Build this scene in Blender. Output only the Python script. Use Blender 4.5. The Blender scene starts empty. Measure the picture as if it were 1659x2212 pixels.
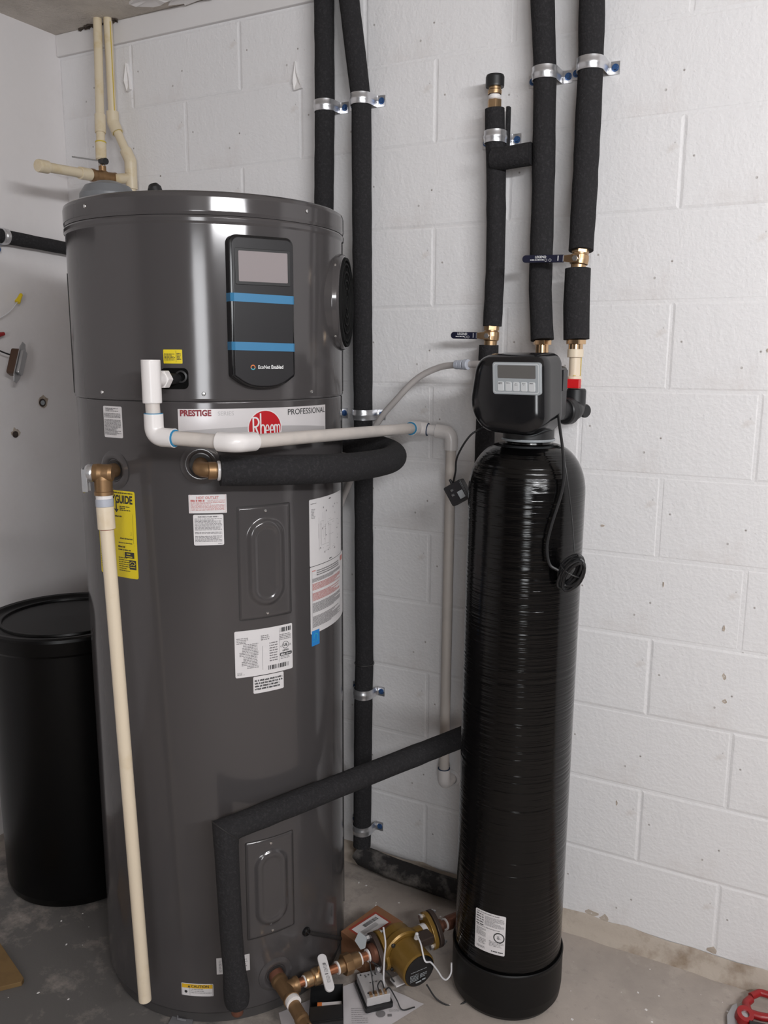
import bpy, bmesh, math, random
from mathutils import Vector, Matrix
random.seed(7)
S = bpy.context.scene
COL = S.collection
R = math.radians

# ------------------------------------------------------------------ camera
cam_d = bpy.data.cameras.new('camera'); cam = bpy.data.objects.new('camera', cam_d); COL.objects.link(cam)
S.camera = cam
cam_d.sensor_fit = 'HORIZONTAL'; cam_d.sensor_width = 36.0
cam_d.lens = 1845.42 * 36.0 / 1659.0
cam_d.clip_start = .05
def cam_axes(yaw, pitch, roll):
    cy, sy, cp, sp = math.cos(yaw), math.sin(yaw), math.cos(pitch), math.sin(pitch)
    f = Vector((sy*cp, cy*cp, sp)); r = Vector((cy, -sy, 0)); u = r.cross(f)
    cr, sr = math.cos(roll), math.sin(roll)
    return r*cr + u*sr, -r*sr + u*cr, f
cr_, cu_, cf_ = cam_axes(R(-28.0548), R(-10.5603), R(.26699))
cam.matrix_world = Matrix(((cr_.x, cu_.x, -cf_.x, .36683), (cr_.y, cu_.y, -cf_.y, -2.10039), (cr_.z, cu_.z, -cf_.z, 1.55171), (0, 0, 0, 1)))

# ------------------------------------------------------------------ light
W = bpy.data.worlds.new('world'); S.world = W; W.use_nodes = True
W.node_tree.nodes['Background'].inputs[0].default_value = (.75, .86, 1, 1)
W.node_tree.nodes['Background'].inputs[1].default_value = 1.0
# daylight entering through the opening in the wall behind the photographer
OPEN_X0, OPEN_X1, OPEN_Z0, OPEN_Z1, FRONT_Y = 1.15, 2.10, .85, 2.30, -4.6
L = bpy.data.lights.new('daylight', 'AREA'); L.shape = 'RECTANGLE'
L.size = OPEN_X1 - OPEN_X0 - .04; L.size_y = OPEN_Z1 - OPEN_Z0 - .04; L.energy = 42; L.color = (.97, .985, 1)
Lo = bpy.data.objects.new('daylight', L); COL.objects.link(Lo)
Lo.location = ((OPEN_X0+OPEN_X1)/2, FRONT_Y+.02, (OPEN_Z0+OPEN_Z1)/2); Lo.rotation_euler = (R(90), 0, 0)
# long shop lamp hung under the garage ceiling, behind the photographer on the right
LAMP = Vector((1.80, -2.35, 2.27)); LAMP_DIR = Vector((-.62, .70, .0)).normalized()
L2 = bpy.data.lights.new('shop_lamp_light', 'AREA'); L2.shape = 'RECTANGLE'; L2.size = 1.5; L2.size_y = .14; L2.energy = 58; L2.color = (.965, .98, 1)
Lo2 = bpy.data.objects.new('shop_lamp_light', L2); COL.objects.link(Lo2)
lx_ = LAMP_DIR.cross(Vector((0, 0, 1))).normalized(); ly_ = lx_.cross(LAMP_DIR)
Lo2.matrix_world = Matrix(((lx_.x, ly_.x, -LAMP_DIR.x, LAMP.x), (lx_.y, ly_.y, -LAMP_DIR.y, LAMP.y), (lx_.z, ly_.z, -LAMP_DIR.z, LAMP.z), (0, 0, 0, 1)))
S.view_settings.view_transform = 'Standard'; S.view_settings.look = 'None'
S.view_settings.gamma = 1; S.view_settings.use_curve_mapping = False
S.view_settings.exposure = 0.06

# ------------------------------------------------------------------ materials
def mat(name, base, rough=.5, metal=0., bump=None, var=None, spec=None, coat=0., trans=0., specks=None, vscale=None, stain=None):
    """bump=(scale,strength,distance) noise bump; var=(scale,colour2,lo,hi) blends a second colour; specks=(scale,thresh,colour)"""
    m = bpy.data.materials.new(name); m.use_nodes = True
    nt = m.node_tree; b = nt.nodes['Principled BSDF']
    b.inputs['Base Color'].default_value = (*base, 1); b.inputs['Roughness'].default_value = rough; b.inputs['Metallic'].default_value = metal
    if spec is not None: b.inputs['Specular IOR Level'].default_value = spec
    if coat: b.inputs['Coat Weight'].default_value = coat; b.inputs['Coat Roughness'].default_value = .08
    if trans: b.inputs['Transmission Weight'].default_value = trans
    def N(t, **k):
        n = nt.nodes.new(t)
        for a, v in k.items(): setattr(n, a, v)
        return n
    if bump or var or specks or stain: tc = N('ShaderNodeTexCoord')
    def vec(sc):
        if vscale is None: return tc.outputs['Object']
        mp = N('ShaderNodeMapping'); mp.inputs['Scale'].default_value = vscale
        nt.links.new(tc.outputs['Object'], mp.inputs[0]); return mp.outputs[0]
    col = None
    def blend(fac, c2):
        nonlocal col
        mx = N('ShaderNodeMix', data_type='RGBA')
        if col is None: mx.inputs[6].default_value = (*base, 1)
        else: nt.links.new(col, mx.inputs[6])
        mx.inputs[7].default_value = (*c2, 1); nt.links.new(fac, mx.inputs[0]); col = mx.outputs[2]
    def ramp(src, lo, hi):
        r = N('ShaderNodeMapRange'); r.inputs[1].default_value = lo; r.inputs[2].default_value = hi
        nt.links.new(src, r.inputs[0]); return r.outputs[0]
    for v in (var if isinstance(var, list) else [var] if var else []):
        n = N('ShaderNodeTexNoise'); n.inputs['Scale'].default_value = v[0]; n.inputs['Detail'].default_value = 6; n.inputs['Roughness'].default_value = .62
        nt.links.new(vec(0), n.inputs['Vector']); blend(ramp(n.outputs['Fac'], v[2], v[3]), v[1])
    for s in (specks if isinstance(specks, list) else [specks] if specks else []):
        n = N('ShaderNodeTexVoronoi'); n.inputs['Scale'].default_value = s[0]; nt.links.new(vec(0), n.inputs['Vector'])
        n2 = N('ShaderNodeTexNoise'); n2.inputs['Scale'].default_value = s[0]*.37; nt.links.new(vec(0), n2.inputs['Vector'])
        a = ramp(n.outputs['Distance'], s[1], s[1]*.55); c = ramp(n2.outputs['Fac'], s[3], s[3]+.05)
        mm = N('ShaderNodeMath', operation='MULTIPLY'); nt.links.new(a, mm.inputs[0]); nt.links.new(c, mm.inputs[1])
        blend(mm.outputs[0], s[2])
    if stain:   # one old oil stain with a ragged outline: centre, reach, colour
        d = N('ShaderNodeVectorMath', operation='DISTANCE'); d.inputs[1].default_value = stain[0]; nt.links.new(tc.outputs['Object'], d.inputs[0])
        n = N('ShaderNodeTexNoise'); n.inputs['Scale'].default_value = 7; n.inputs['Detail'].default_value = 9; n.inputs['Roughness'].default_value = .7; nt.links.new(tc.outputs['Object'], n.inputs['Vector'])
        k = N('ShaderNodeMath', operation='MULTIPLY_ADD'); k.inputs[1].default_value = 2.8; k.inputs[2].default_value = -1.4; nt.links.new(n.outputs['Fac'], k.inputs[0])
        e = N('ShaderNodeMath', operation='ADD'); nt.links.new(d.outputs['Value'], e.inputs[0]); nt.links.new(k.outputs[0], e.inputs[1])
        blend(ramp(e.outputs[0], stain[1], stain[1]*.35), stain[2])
    if col is not None: nt.links.new(col, b.inputs['Base Color'])
    if bump:
        prev = None
        for q in (bump if isinstance(bump, list) else [bump]):
            n = N('ShaderNodeTexNoise'); n.inputs['Scale'].default_value = q[0]; n.inputs['Detail'].default_value = 4
            nt.links.new(vec(0), n.inputs['Vector'])
            bp = N('ShaderNodeBump'); bp.inputs['Strength'].default_value = q[1]; bp.inputs['Distance'].default_value = q[2]
            nt.links.new(n.outputs['Fac'], bp.inputs['Height'])
            if prev: nt.links.new(prev, bp.inputs['Normal'])
            prev = bp.outputs[0]
        nt.links.new(prev, b.inputs['Normal'])
    return m

M = {}
M['wall'] = mat('white_block_paint', (.765, .75, .755), .6, bump=[(38, .4, .004), (130, .55, .0022)],
    var=[(2.2, (.66, .615, .60), .56, .82), (9, (.60, .54, .50), .66, .86)], specks=[(34, .13, (.20, .165, .14), .57)])
M['wall_left'] = mat('white_plaster_paint', (.72, .69, .69), .6, bump=[(60, .3, .002)], var=[(1.6, (.62, .575, .565), .5, .8)], specks=[(9, .035, (.2, .17, .15), .56)])
M['room'] = mat('room_paint', (.20, .19, .185), .8)
M['mortar'] = mat('painted_mortar', (.71, .695, .705), .7, bump=(70, .6, .003))
M['ceil'] = mat('textured_ceiling', (.64, .585, .53), .9, bump=[(90, .9, .006), (260, .8, .003)], var=(5, (.50, .455, .41), .45, .7))
M['trim'] = mat('painted_ledger', (.72, .695, .69), .6, bump=(40, .3, .002), var=(6, (.60, .56, .54), .6, .8))
M['flake'] = mat('paint_flake', (.78, .75, .74), .6)
M['soot'] = mat('hole_dirt', (.06, .045, .035), .95, bump=(200, .8, .003))
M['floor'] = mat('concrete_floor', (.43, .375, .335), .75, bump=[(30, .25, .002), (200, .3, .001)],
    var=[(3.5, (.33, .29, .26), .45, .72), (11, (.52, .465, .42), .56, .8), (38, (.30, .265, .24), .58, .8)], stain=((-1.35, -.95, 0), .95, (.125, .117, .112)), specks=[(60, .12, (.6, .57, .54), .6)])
M['curb'] = mat('stained_mortar_curb', (.46, .395, .335), .85, bump=(45, .6, .004), var=(12, (.27, .205, .15), .5, .72))
M['heater'] = mat('grey_steel_jacket', (.076, .070, .071), .13, metal=.15, bump=(2.6, .10, .010))
M['grille'] = mat('matte_black_grille', (.010, .010, .010), .85, spec=.10)
M['void'] = mat('dark_recess', (.004, .004, .004), .9, spec=.08)
M['heater_dark'] = mat('dark_seam', (.02, .018, .018), .6)
M['heater_base'] = mat('grey_steel_base', (.075, .07, .07), .4, metal=.2)
M['black_gloss'] = mat('black_gloss_plastic', (.008, .008, .009), .16)
M['black_plastic'] = mat('black_plastic', (.015, .015, .016), .42)
M['panel_face'] = mat('panel_black', (.017, .016, .018), .33)
M['screen'] = mat('panel_screen', (.30, .265, .27), .18)
M['lcd'] = mat('lcd_grey', (.11, .105, .10), .25)
M['tape'] = mat('blue_tape', (.045, .195, .37), .35)
M['white_print'] = mat('white_print', (.8, .8, .8), .5)
M['orange'] = mat('orange_print', (.7, .2, .05), .5); M['teal'] = mat('teal_print', (.05, .4, .5), .5)
M['label'] = mat('white_label', (.70, .675, .68), .4)
M['silver'] = mat('silver_banner', (.63, .60, .605), .3, metal=.1)
M['silver2'] = mat('silver_swoosh', (.44, .42, .425), .3, metal=.2)
M['ink'] = mat('black_ink', (.03, .03, .032), .6)
M['ink2'] = mat('grey_ink', (.20, .19, .195), .6)
M['red_ink'] = mat('red_ink', (.52, .10, .09), .6); M['pink_ink'] = mat('faded_red_ink', (.55, .22, .20), .6)
M['maroon'] = mat('maroon_ink', (.22, .02, .03), .5)
M['logo_red'] = mat('logo_red', (.45, .008, .015), .3)
M['yellow'] = mat('yellow_label', (.72, .56, .012), .45); M['yellow2'] = mat('caution_amber', (.72, .43, .02), .45)
M['blue_label'] = mat('blue_label', (.02, .22, .60), .45)
M['foam'] = mat('black_pipe_foam', (.021, .020, .0215), .92, bump=[(220, .9, .0025), (70, .3, .002)], spec=.25, var=(170, (.040, .0385, .041), .50, .74))
M['foam_dusty'] = mat('dusty_pipe_foam', (.024, .022, .022), .92, bump=(180, .8, .002), spec=.25, var=(7, (.22, .20, .185), .50, .66))
M['pvc'] = mat('white_pvc', (.78, .745, .735), .28)
M['pvc_old'] = mat('scuffed_pvc_pipe', (.62, .565, .525), .42, var=(9, (.52, .48, .455), .5, .75), vscale=(1, 1, 1))
M['primer'] = mat('blue_pipe_cement', (.02, .22, .42), .4); M['primer_dark'] = mat('dark_pipe_cement', (.02, .05, .12), .5)
M['cpvc'] = mat('cream_cpvc', (.74, .63, .485), .34, var=(14, (.66, .53, .36), .58, .8))
M['cpvc_old'] = mat('yellowed_cpvc', (.68, .58, .42), .4, var=(16, (.58, .44, .22), .52, .75))
M['cement_y'] = mat('yellow_pipe_cement', (.58, .43, .05), .5); M['cement_r'] = mat('red_pipe_line', (.35, .10, .06), .5)
M['brass'] = mat('brass', (.52, .35, .20), .36, metal=.9, bump=(60, .2, .001))
M['brass_dull'] = mat('aged_brass', (.29, .175, .088), .45, metal=.75, bump=(80, .3, .001))
M['brass_bright'] = mat('bright_brass', (.72, .50, .30), .2, metal=1)
M['copper'] = mat('copper_pipe', (.58, .24, .13), .3, metal=.9)
M['copper_dark'] = mat('tarnished_copper', (.20, .085, .055), .45, metal=.6)
M['gold'] = mat('gold_pump_paint', (.235, .135, .028), .36, metal=.35, bump=(40, .3, .002))
M['iron'] = mat('dark_iron', (.065, .045, .038), .5, metal=.4)
M['galv'] = mat('galvanized_steel', (.66, .66, .68), .3, metal=.85, bump=(90, .15, .001))
M['steel'] = mat('grey_steel', (.45, .45, .46), .35, metal=.8)
M['screw'] = mat('screw_steel', (.7, .7, .7), .25, metal=1)
M['blue_screw'] = mat('blue_masonry_screw', (.035, .10, .26), .35, metal=.4)
M['sleeve'] = mat('navy_vinyl_sleeve', (.010, .011, .03), .35)
M['tank'] = mat('black_wound_tank', (.0018, .0017, .0018), .12, spec=.36, bump=[(1, .85, .0026)], vscale=(3, 3, 130))
M['boot'] = mat('black_tank_boot', (.0035, .0033, .0035), .45, spec=.3)
M['bezel'] = mat('grey_keypad', (.30, .32, .335), .35); M['key'] = mat('silver_key', (.50, .51, .52), .3)
M['brine'] = mat('black_brine_plastic', (.0022, .0021, .0022), .34, spec=.22)
M['tubing'] = mat('cloudy_tubing', (.60, .56, .545), .4, trans=.35)
M['fitting'] = mat('grey_push_fitting', (.42, .44, .50), .4)
M['red_plastic'] = mat('red_plastic', (.60, .012, .015), .35)
M['red_tool'] = mat('red_tool_paint', (.30, .010, .012), .35)
M['yellow_plastic'] = mat('yellow_wire_nut', (.80, .58, .01), .4)
M['card'] = mat('brown_cardboard', (.25, .115, .055), .8, bump=(60, .2, .001)); M['card_red'] = mat('cardboard_red_print', (.33, .05, .03), .8)
M['paper'] = mat('white_paper', (.62, .585, .60), .8, bump=(14, .3, .004))
M['wood'] = mat('brown_board', (.20, .12, .045), .7, bump=(20, .3, .002), var=(9, (.13, .075, .03), .45, .7))
M['wire_w'] = mat('white_wire', (.66, .65, .67), .4); M['wire_b'] = mat('black_wire', (.012, .012, .013), .45)
M['pcb'] = mat('relay_case', (.46, .445, .45), .5)
M['clear'] = mat('clear_plastic_shim', (.42, .42, .44), .12, trans=.6)
M['cable'] = mat('black_cable', (.012, .012, .013), .4)
M['brown'] = mat('brown_device', (.07, .035, .02), .4)
M['cloud'] = mat('grey_cap', (.16, .165, .175), .35)

# ------------------------------------------------------------------ mesh builder
class MB:
    def __init__(s): s.v = []; s.f = []
    def add(s, vs, fs, T=None):
        o = len(s.v)
        s.v += [tuple(T @ Vector(p)) if T is not None else tuple(p) for p in vs]
        s.f += [tuple(i+o for i in f) for f in fs]
        return s
    def lathe(s, prof, T=None, n=40, a0=0, a1=None):
        pp = [prof[0]]
        for (r0, h0), (r1, h1) in zip(prof[:-1], prof[1:]):
            d = math.hypot(r1-r0, h1-h0)
            if d > .006:
                k = min(.0012, d*.12)/d
                pp += [(r0+(r1-r0)*k, h0+(h1-h0)*k), (r1+(r0-r1)*k, h1+(h0-h1)*k)]
            pp.append((r1, h1))
        prof = pp
        full = a1 is None; a1 = a0 + 2*math.pi if full else a1
        m = n if full else n+1
        vs = [(r*math.cos(a0+(a1-a0)*i/n), r*math.sin(a0+(a1-a0)*i/n), h) for r, h in prof for i in range(m)]
        fs = []
        for k in range(len(prof)-1):
            for i in range(n):
                j = (i+1) % m if full else i+1
                a, b, c, d = k*m+i, k*m+j, (k+1)*m+j, (k+1)*m+i
                if prof[k][0] < 1e-7: fs.append((a, c, d))
                elif prof[k+1][0] < 1e-7: fs.append((a, b, d))
                else: fs.append((a, b, c, d))
        return s.add(vs, fs, T)
    def cyl(s, r, h0, h1, T=None, n=28, ch=.0):
        if ch: return s.lathe([(0, h0), (r-ch, h0), (r, h0+ch), (r, h1-ch), (r-ch, h1), (0, h1)], T, n)
        return s.lathe([(0, h0), (r, h0), (r, h1), (0, h1)], T, n)
    def tube(s, pts, r, n=18, caps=True, hollow=0):
        P = [Vector(p) for p in pts]; k = len(P)
        rr = list(r) if isinstance(r, (list, tuple)) else [r]*k
        tans = [(P[i+1]-P[i]).normalized() for i in range(k-1)]
        t0 = tans[0]; ref = Vector((0, 0, 1)) if abs(t0.z) < .9 else Vector((1, 0, 0))
        u = t0.cross(ref).normalized(); w = t0.cross(u)
        vs = []; fs = []; frames = []
        for i in range(k):
            if i > 0 and i < k: # transport
                ti = tans[min(i, k-2)]; tp = tans[i-1]
                q = tp.rotation_difference(ti)
                if i < k-1:
                    nrm = (tp+ti).normalized()
                    ring = []
                    for j in range(n):
                        a = 2*math.pi*j/n
                        d = u*math.cos(a)+w*math.sin(a)
                        d = d*rr[i]
                        d = d - tp*(d.dot(nrm)/tp.dot(nrm))
                        ring.append(P[i]+d)
                    vs += ring
                    u = q @ u; w = q @ w
                    continue
            vs += [P[i]+(u*math.cos(2*math.pi*j/n)+w*math.sin(2*math.pi*j/n))*rr[i] for j in range(n)]
        for i in range(k-1):
            for j in range(n):
                a = i*n+j; b = i*n+(j+1) % n
                fs.append((a, b, b+n, a+n))
        if caps:
            fs.append(tuple(reversed(range(n)))); fs.append(tuple(range((k-1)*n, k*n)))
        return s.add(vs, fs)
    def box(s, c, d, T=None):
        x, y, z = c; a, b, h = d[0]/2, d[1]/2, d[2]/2
        vs = [(x+i*a, y+j*b, z+k*h) for k in (-1, 1) for j in (-1, 1) for i in (-1, 1)]
        return s.add(vs, [(0, 2, 3, 1), (4, 5, 7, 6), (0, 1, 5, 4), (2, 6, 7, 3), (0, 4, 6, 2), (1, 3, 7, 5)], T)
    def prism(s, out, h0, h1, T=None):
        n = len(out)
        vs = [(x, y, h0) for x, y in out]+[(x, y, h1) for x, y in out]
        fs = [tuple(reversed(range(n))), tuple(range(n, 2*n))]+[(i, (i+1) % n, (i+1) % n+n, i+n) for i in range(n)]
        return s.add(vs, fs, T)
    def build(s, name, m, parent=None, bevel=0, smooth=True, ang=38, segs=2):
        me = bpy.data.meshes.new(name); me.from_pydata(s.v, [], s.f)
        bm = bmesh.new(); bm.from_mesh(me)
        bmesh.ops.recalc_face_normals(bm, faces=bm.faces)
        if bevel:
            es = [e for e in bm.edges if len(e.link_faces) == 2 and e.calc_face_angle(0) > R(35)]
            bmesh.ops.bevel(bm, geom=es, offset=bevel, segments=segs, affect='EDGES', profile=.5, clamp_overlap=True)
        bm.to_mesh(me); bm.free()
        if smooth:
            me.polygons.foreach_set('use_smooth', [True]*len(me.polygons)); me.set_sharp_from_angle(angle=R(16 if bevel and ang == 38 else ang))
        me.materials.append(M[m] if isinstance(m, str) else m)
        o = bpy.data.objects.new(name, me); COL.objects.link(o)
        if parent is not None: attach(o, parent)
        if name in PRINT: o['kind'] = 'stuff'
        return o
PRINT = {'fine_print', 'bold_print', 'wiring_lines', 'red_passages', 'barcode', 'label_rules', 'label_print', 'sheet_print', 'case_print', 'nameplate_print', 'lever_print', 'label_box_print', 'label_black_boxes', 'diagram_heading', 'certified_lettering', 'nameplate_heading', 'panel_lettering', 'banner_lettering', 'label_lettering', 'sticker_lettering', 'lever_lettering', 'listing_mark', 'emblem_lettering', 'sticker_print', 'round_mark', 'key_symbol'}
def attach(o, parent):
    o.parent = parent; o.matrix_parent_inverse = world_of(parent).inverted()
def world_of(o):
    m = o.matrix_basis.copy()
    if o.parent: m = world_of(o.parent) @ o.matrix_parent_inverse @ m
    return m
def tag(o, label, cat, group=None):
    o['label'] = label; o['category'] = cat
    if group: o['group'] = group
    return o
def thing(name, label, cat, loc, group=None):
    o = bpy.data.objects.new(name, None); COL.objects.link(o); o.location = loc; o.empty_display_size = .05
    return tag(o, label, cat, group)
def struct(o): o['kind'] = 'structure'; return o
def sub(o, label): o['label'] = label; return o
def axis(p, d, up=None):
    """matrix whose local z is d and origin p"""
    d = Vector(d).normalized(); up = Vector(up) if up else (Vector((0, 0, 1)) if abs(d.z) < .9 else Vector((1, 0, 0)))
    x = up.cross(d).normalized(); y = d.cross(x)
    return Matrix(((x.x, y.x, d.x, p[0]), (x.y, y.y, d.y, p[1]), (x.z, y.z, d.z, p[2]), (0, 0, 0, 1)))
def frame(o, x, y, z):
    x, y, z = Vector(x), Vector(y), Vector(z)
    return Matrix(((x.x, y.x, z.x, o[0]), (x.y, y.y, z.y, o[1]), (x.z, y.z, z.z, o[2]), (0, 0, 0, 1)))
def fillet(pts, rad, n=8):
    P = [Vector(p) for p in pts]; out = [P[0]]
    for i in range(1, len(P)-1):
        a, b, c = P[i-1], P[i], P[i+1]
        d1 = (a-b).normalized(); d2 = (c-b).normalized()
        ang = d1.angle(d2)
        r_ = rad[i] if isinstance(rad, dict) and i in rad else (rad if not isinstance(rad, dict) else .01)
        t = min(r_/math.tan(ang/2), (a-b).length*.49, (c-b).length*.49)
        p0, p1 = b+d1*t, b+d2*t
        for k in range(n+1):
            s_ = k/n; out.append((p0*(1-s_)**2 + b*2*s_*(1-s_) + p1*s_**2))
    out.append(P[-1]); return out
def spline(pts, n=8):
    P = [Vector(p) for p in pts]; P = [P[0]*2-P[1]]+P+[P[-1]*2-P[-2]]; out = []
    for i in range(1, len(P)-2):
        for k in range(n):
            t = k/n; a, b, c, d = P[i-1], P[i], P[i+1], P[i+2]
            out.append(.5*((2*b)+(-a+c)*t+(2*a-5*b+4*c-d)*t*t+(-a+3*b-3*c+d)*t**3))
    out.append(P[-2]); return out
def rrect(w, h, r, n=5):
    out = []
    for cx, cy, a in ((w/2-r, h/2-r, 0), (-w/2+r, h/2-r, 90), (-w/2+r, -h/2+r, 180), (w/2-r, -h/2+r, 270)):
        for k in range(n+1): out.append((cx+r*math.cos(R(a+90*k/n)), cy+r*math.sin(R(a+90*k/n))))
    return out
def hexo(r): return [(r*math.cos(R(60*i)), r*math.sin(R(60*i))) for i in range(6)]

# ---- surfaces that print is laid on: (u across, v up, w outward) -> point
class Wrap:
    def __init__(s, c, rad, th): s.c = c; s.r = rad; s.th = R(th)
    def __call__(s, u, v, w=0):
        a = s.th+u/s.r; return (s.c[0]+(s.r+w)*math.cos(a), s.c[1]+(s.r+w)*math.sin(a), v)
class Flat:
    def __init__(s, T): s.T = T
    def __call__(s, u, v, w=0): return tuple(s.T @ Vector((u, v, w)))
def patch(sf, u0, u1, v0, v1, w=.0007, corner=.003, nu=14, nv=2):
    mb = MB(); rows = []
    vs = [v0]
    if corner: vs = [v0+corner*(1-math.cos(R(a))) for a in (0, 30, 60, 90)]+[v1-corner*(1-math.cos(R(a))) for a in (90, 60, 30, 0)]
    else: vs = [v0+(v1-v0)*k/nv for k in range(nv+1)]
    V = []; F = []
    for v in vs:
        ins = 0
        if corner:
            d = min(v-v0, v1-v)
            if d < corner: ins = corner-math.sqrt(max(0, corner**2-(corner-d)**2))
        for i in range(nu+1): V.append((u0+ins+(u1-u0-2*ins)*i/nu, v))
    n = nu+1
    top = [sf(u, v, w) for u, v in V]; bot = [sf(u, v, -.0005) for u, v in V]
    F = [(k*n+i, k*n+i+1, (k+1)*n+i+1, (k+1)*n+i) for k in range(len(vs)-1) for i in range(nu)]
    o = len(V); kk = len(vs)-1
    edge = [i for i in range(n)]+[k*n+n-1 for k in range(1, kk+1)]+[kk*n+i for i in range(n-2, -1, -1)]+[k*n for k in range(kk-1, 0, -1)]
    F += [(edge[i], edge[i]+o, edge[(i+1) % len(edge)]+o, edge[(i+1) % len(edge)]) for i in range(len(edge))]
    return mb.add(top+bot, F)
def quads(sf, rects, w=.0012):
    mb = MB()
    for (a, b, c, d) in rects: mb.add([sf(a, c, w), sf(b, c, w), sf(b, d, w), sf(a, d, w)], [(0, 1, 2, 3)])
    return mb
def lines(u0, u1, v1, v0, n, hh=.55, end=.55, full=.6, ch=.0011):
    """greeked rows of small type between v1 (top) and v0"""
    out = []; p = (v1-v0)/n
    for k in range(n):
        y1 = v1-k*p; y0 = y1-p*hh; ue = u0+(u1-u0)*(1 if random.random() < full else random.uniform(end, 1)); x = u0
        while x < ue:
            wl = random.randint(2, 8)
            for _ in range(wl):
                c = ch*random.uniform(.6, 1.1)
                if x+c > ue: break
                dy = random.choice((0, 0, 0, p*hh*.25)); out.append((x, x+c*.78, y0, y1-dy)); x += c
            x += ch*.9
    return out
def text(sf, s, u, v, size, w=.0013, align='CENTER', bold=0., xs=1., rot=0., slant=0.):
    cu = bpy.data.curves.new('t', 'FONT'); cu.body = s; cu.size = size; cu.align_x = align; cu.align_y = 'CENTER'; cu.resolution_u = 3; cu.offset = bold; cu.shear = slant
    ob = bpy.data.objects.new('t', cu); COL.objects.link(ob)
    dg = bpy.context.evaluated_depsgraph_get(); me = bpy.data.meshes.new_from_object(ob.evaluated_get(dg))
    c, sn = math.cos(rot), math.sin(rot)
    mb = MB(); vs = []
    for q in me.vertices:
        x, y = q.co.x*xs, q.co.y; vs.append(sf(u+x*c-y*sn, v+x*sn+y*c, w))
    mb.add(vs, [tuple(p.vertices) for p in me.polygons])
    bpy.data.objects.remove(ob); bpy.data.curves.remove(cu); bpy.data.meshes.remove(me)
    return mb
def merge(*mbs):
    o = MB()
    for m in mbs: o.add(m.v, m.f)
    return o
def disc(sf, u, v, r, w=.001, n=40, r0=0):
    mb = MB(); K = 6; vs = []; fs = []
    for k in range(K+1):
        q = r0+(r-r0)*k/K
        vs += [sf(u+q*math.cos(2*math.pi*i/n), v+q*math.sin(2*math.pi*i/n), w) for i in range(n)]
    for k in range(K):
        for i in range(n):
            j = (i+1) % n; fs.append((k*n+i, k*n+j, (k+1)*n+j, (k+1)*n+i))
    return mb.add(vs, fs)
def stroke(sf, pts, wd, w=.0016):
    """flat ribbon along a 2-D polyline"""
    mb = MB(); n = len(pts); vs = []
    for i in range(n):
        a = Vector(pts[max(0, i-1)]); b = Vector(pts[min(n-1, i+1)]); t = (b-a).normalized() if (b-a).length else Vector((1, 0)); nn = Vector((-t.y, t.x))*wd/2
        p = Vector(pts[i]); vs += [sf(p.x+nn.x, p.y+nn.y, w), sf(p.x-nn.x, p.y-nn.y, w)]
    return mb.add(vs, [(2*i, 2*i+1, 2*i+3, 2*i+2) for i in range(n-1)])
def arc(cx, cy, rx, ry, a0, a1, n=14): return [(cx+rx*math.cos(R(a0+(a1-a0)*i/n)), cy+ry*math.sin(R(a0+(a1-a0)*i/n))) for i in range(n+1)]

# ================================================================== THE ROOM
XL, XR, ZC, CO, K0 = -1.93, 3.0, 2.532, .2032, .045
YF = FRONT_Y
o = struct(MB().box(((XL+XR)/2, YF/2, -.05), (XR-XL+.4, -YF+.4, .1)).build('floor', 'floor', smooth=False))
o = struct(MB().box(((XL+XR)/2, YF/2, ZC+.06), (XR-XL+.4, -YF+.4, .12)).build('ceiling', 'ceil', smooth=False)); ceiling = o
wall_back = struct(MB().box(((XL+XR)/2, .1014, ZC/2), (XR-XL+.4, .2, ZC)).build('wall_back', 'wall', smooth=False))
wall_left = struct(MB().box((XL-.1, YF/2, ZC/2), (.2, -YF+.2, ZC)).build('wall_left', 'wall_left', smooth=False))
struct(MB().box((XR+.1, YF/2, ZC/2), (.2, -YF+.2, ZC)).build('wall_right', 'room', smooth=False))
mb = MB(); yb = YF-.1
mb.box(((XL+OPEN_X0)/2, yb, ZC/2), (OPEN_X0-XL, .2, ZC)); mb.box(((XR+OPEN_X1)/2, yb, ZC/2), (XR-OPEN_X1, .2, ZC))
mb.box(((OPEN_X0+OPEN_X1)/2, yb, OPEN_Z0/2), (OPEN_X1-OPEN_X0, .2, OPEN_Z0)); mb.box(((OPEN_X0+OPEN_X1)/2, yb, (OPEN_Z1+ZC)/2), (OPEN_X1-OPEN_X0, .2, ZC-OPEN_Z1))
struct(mb.build('wall_front', 'room', smooth=False))
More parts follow.
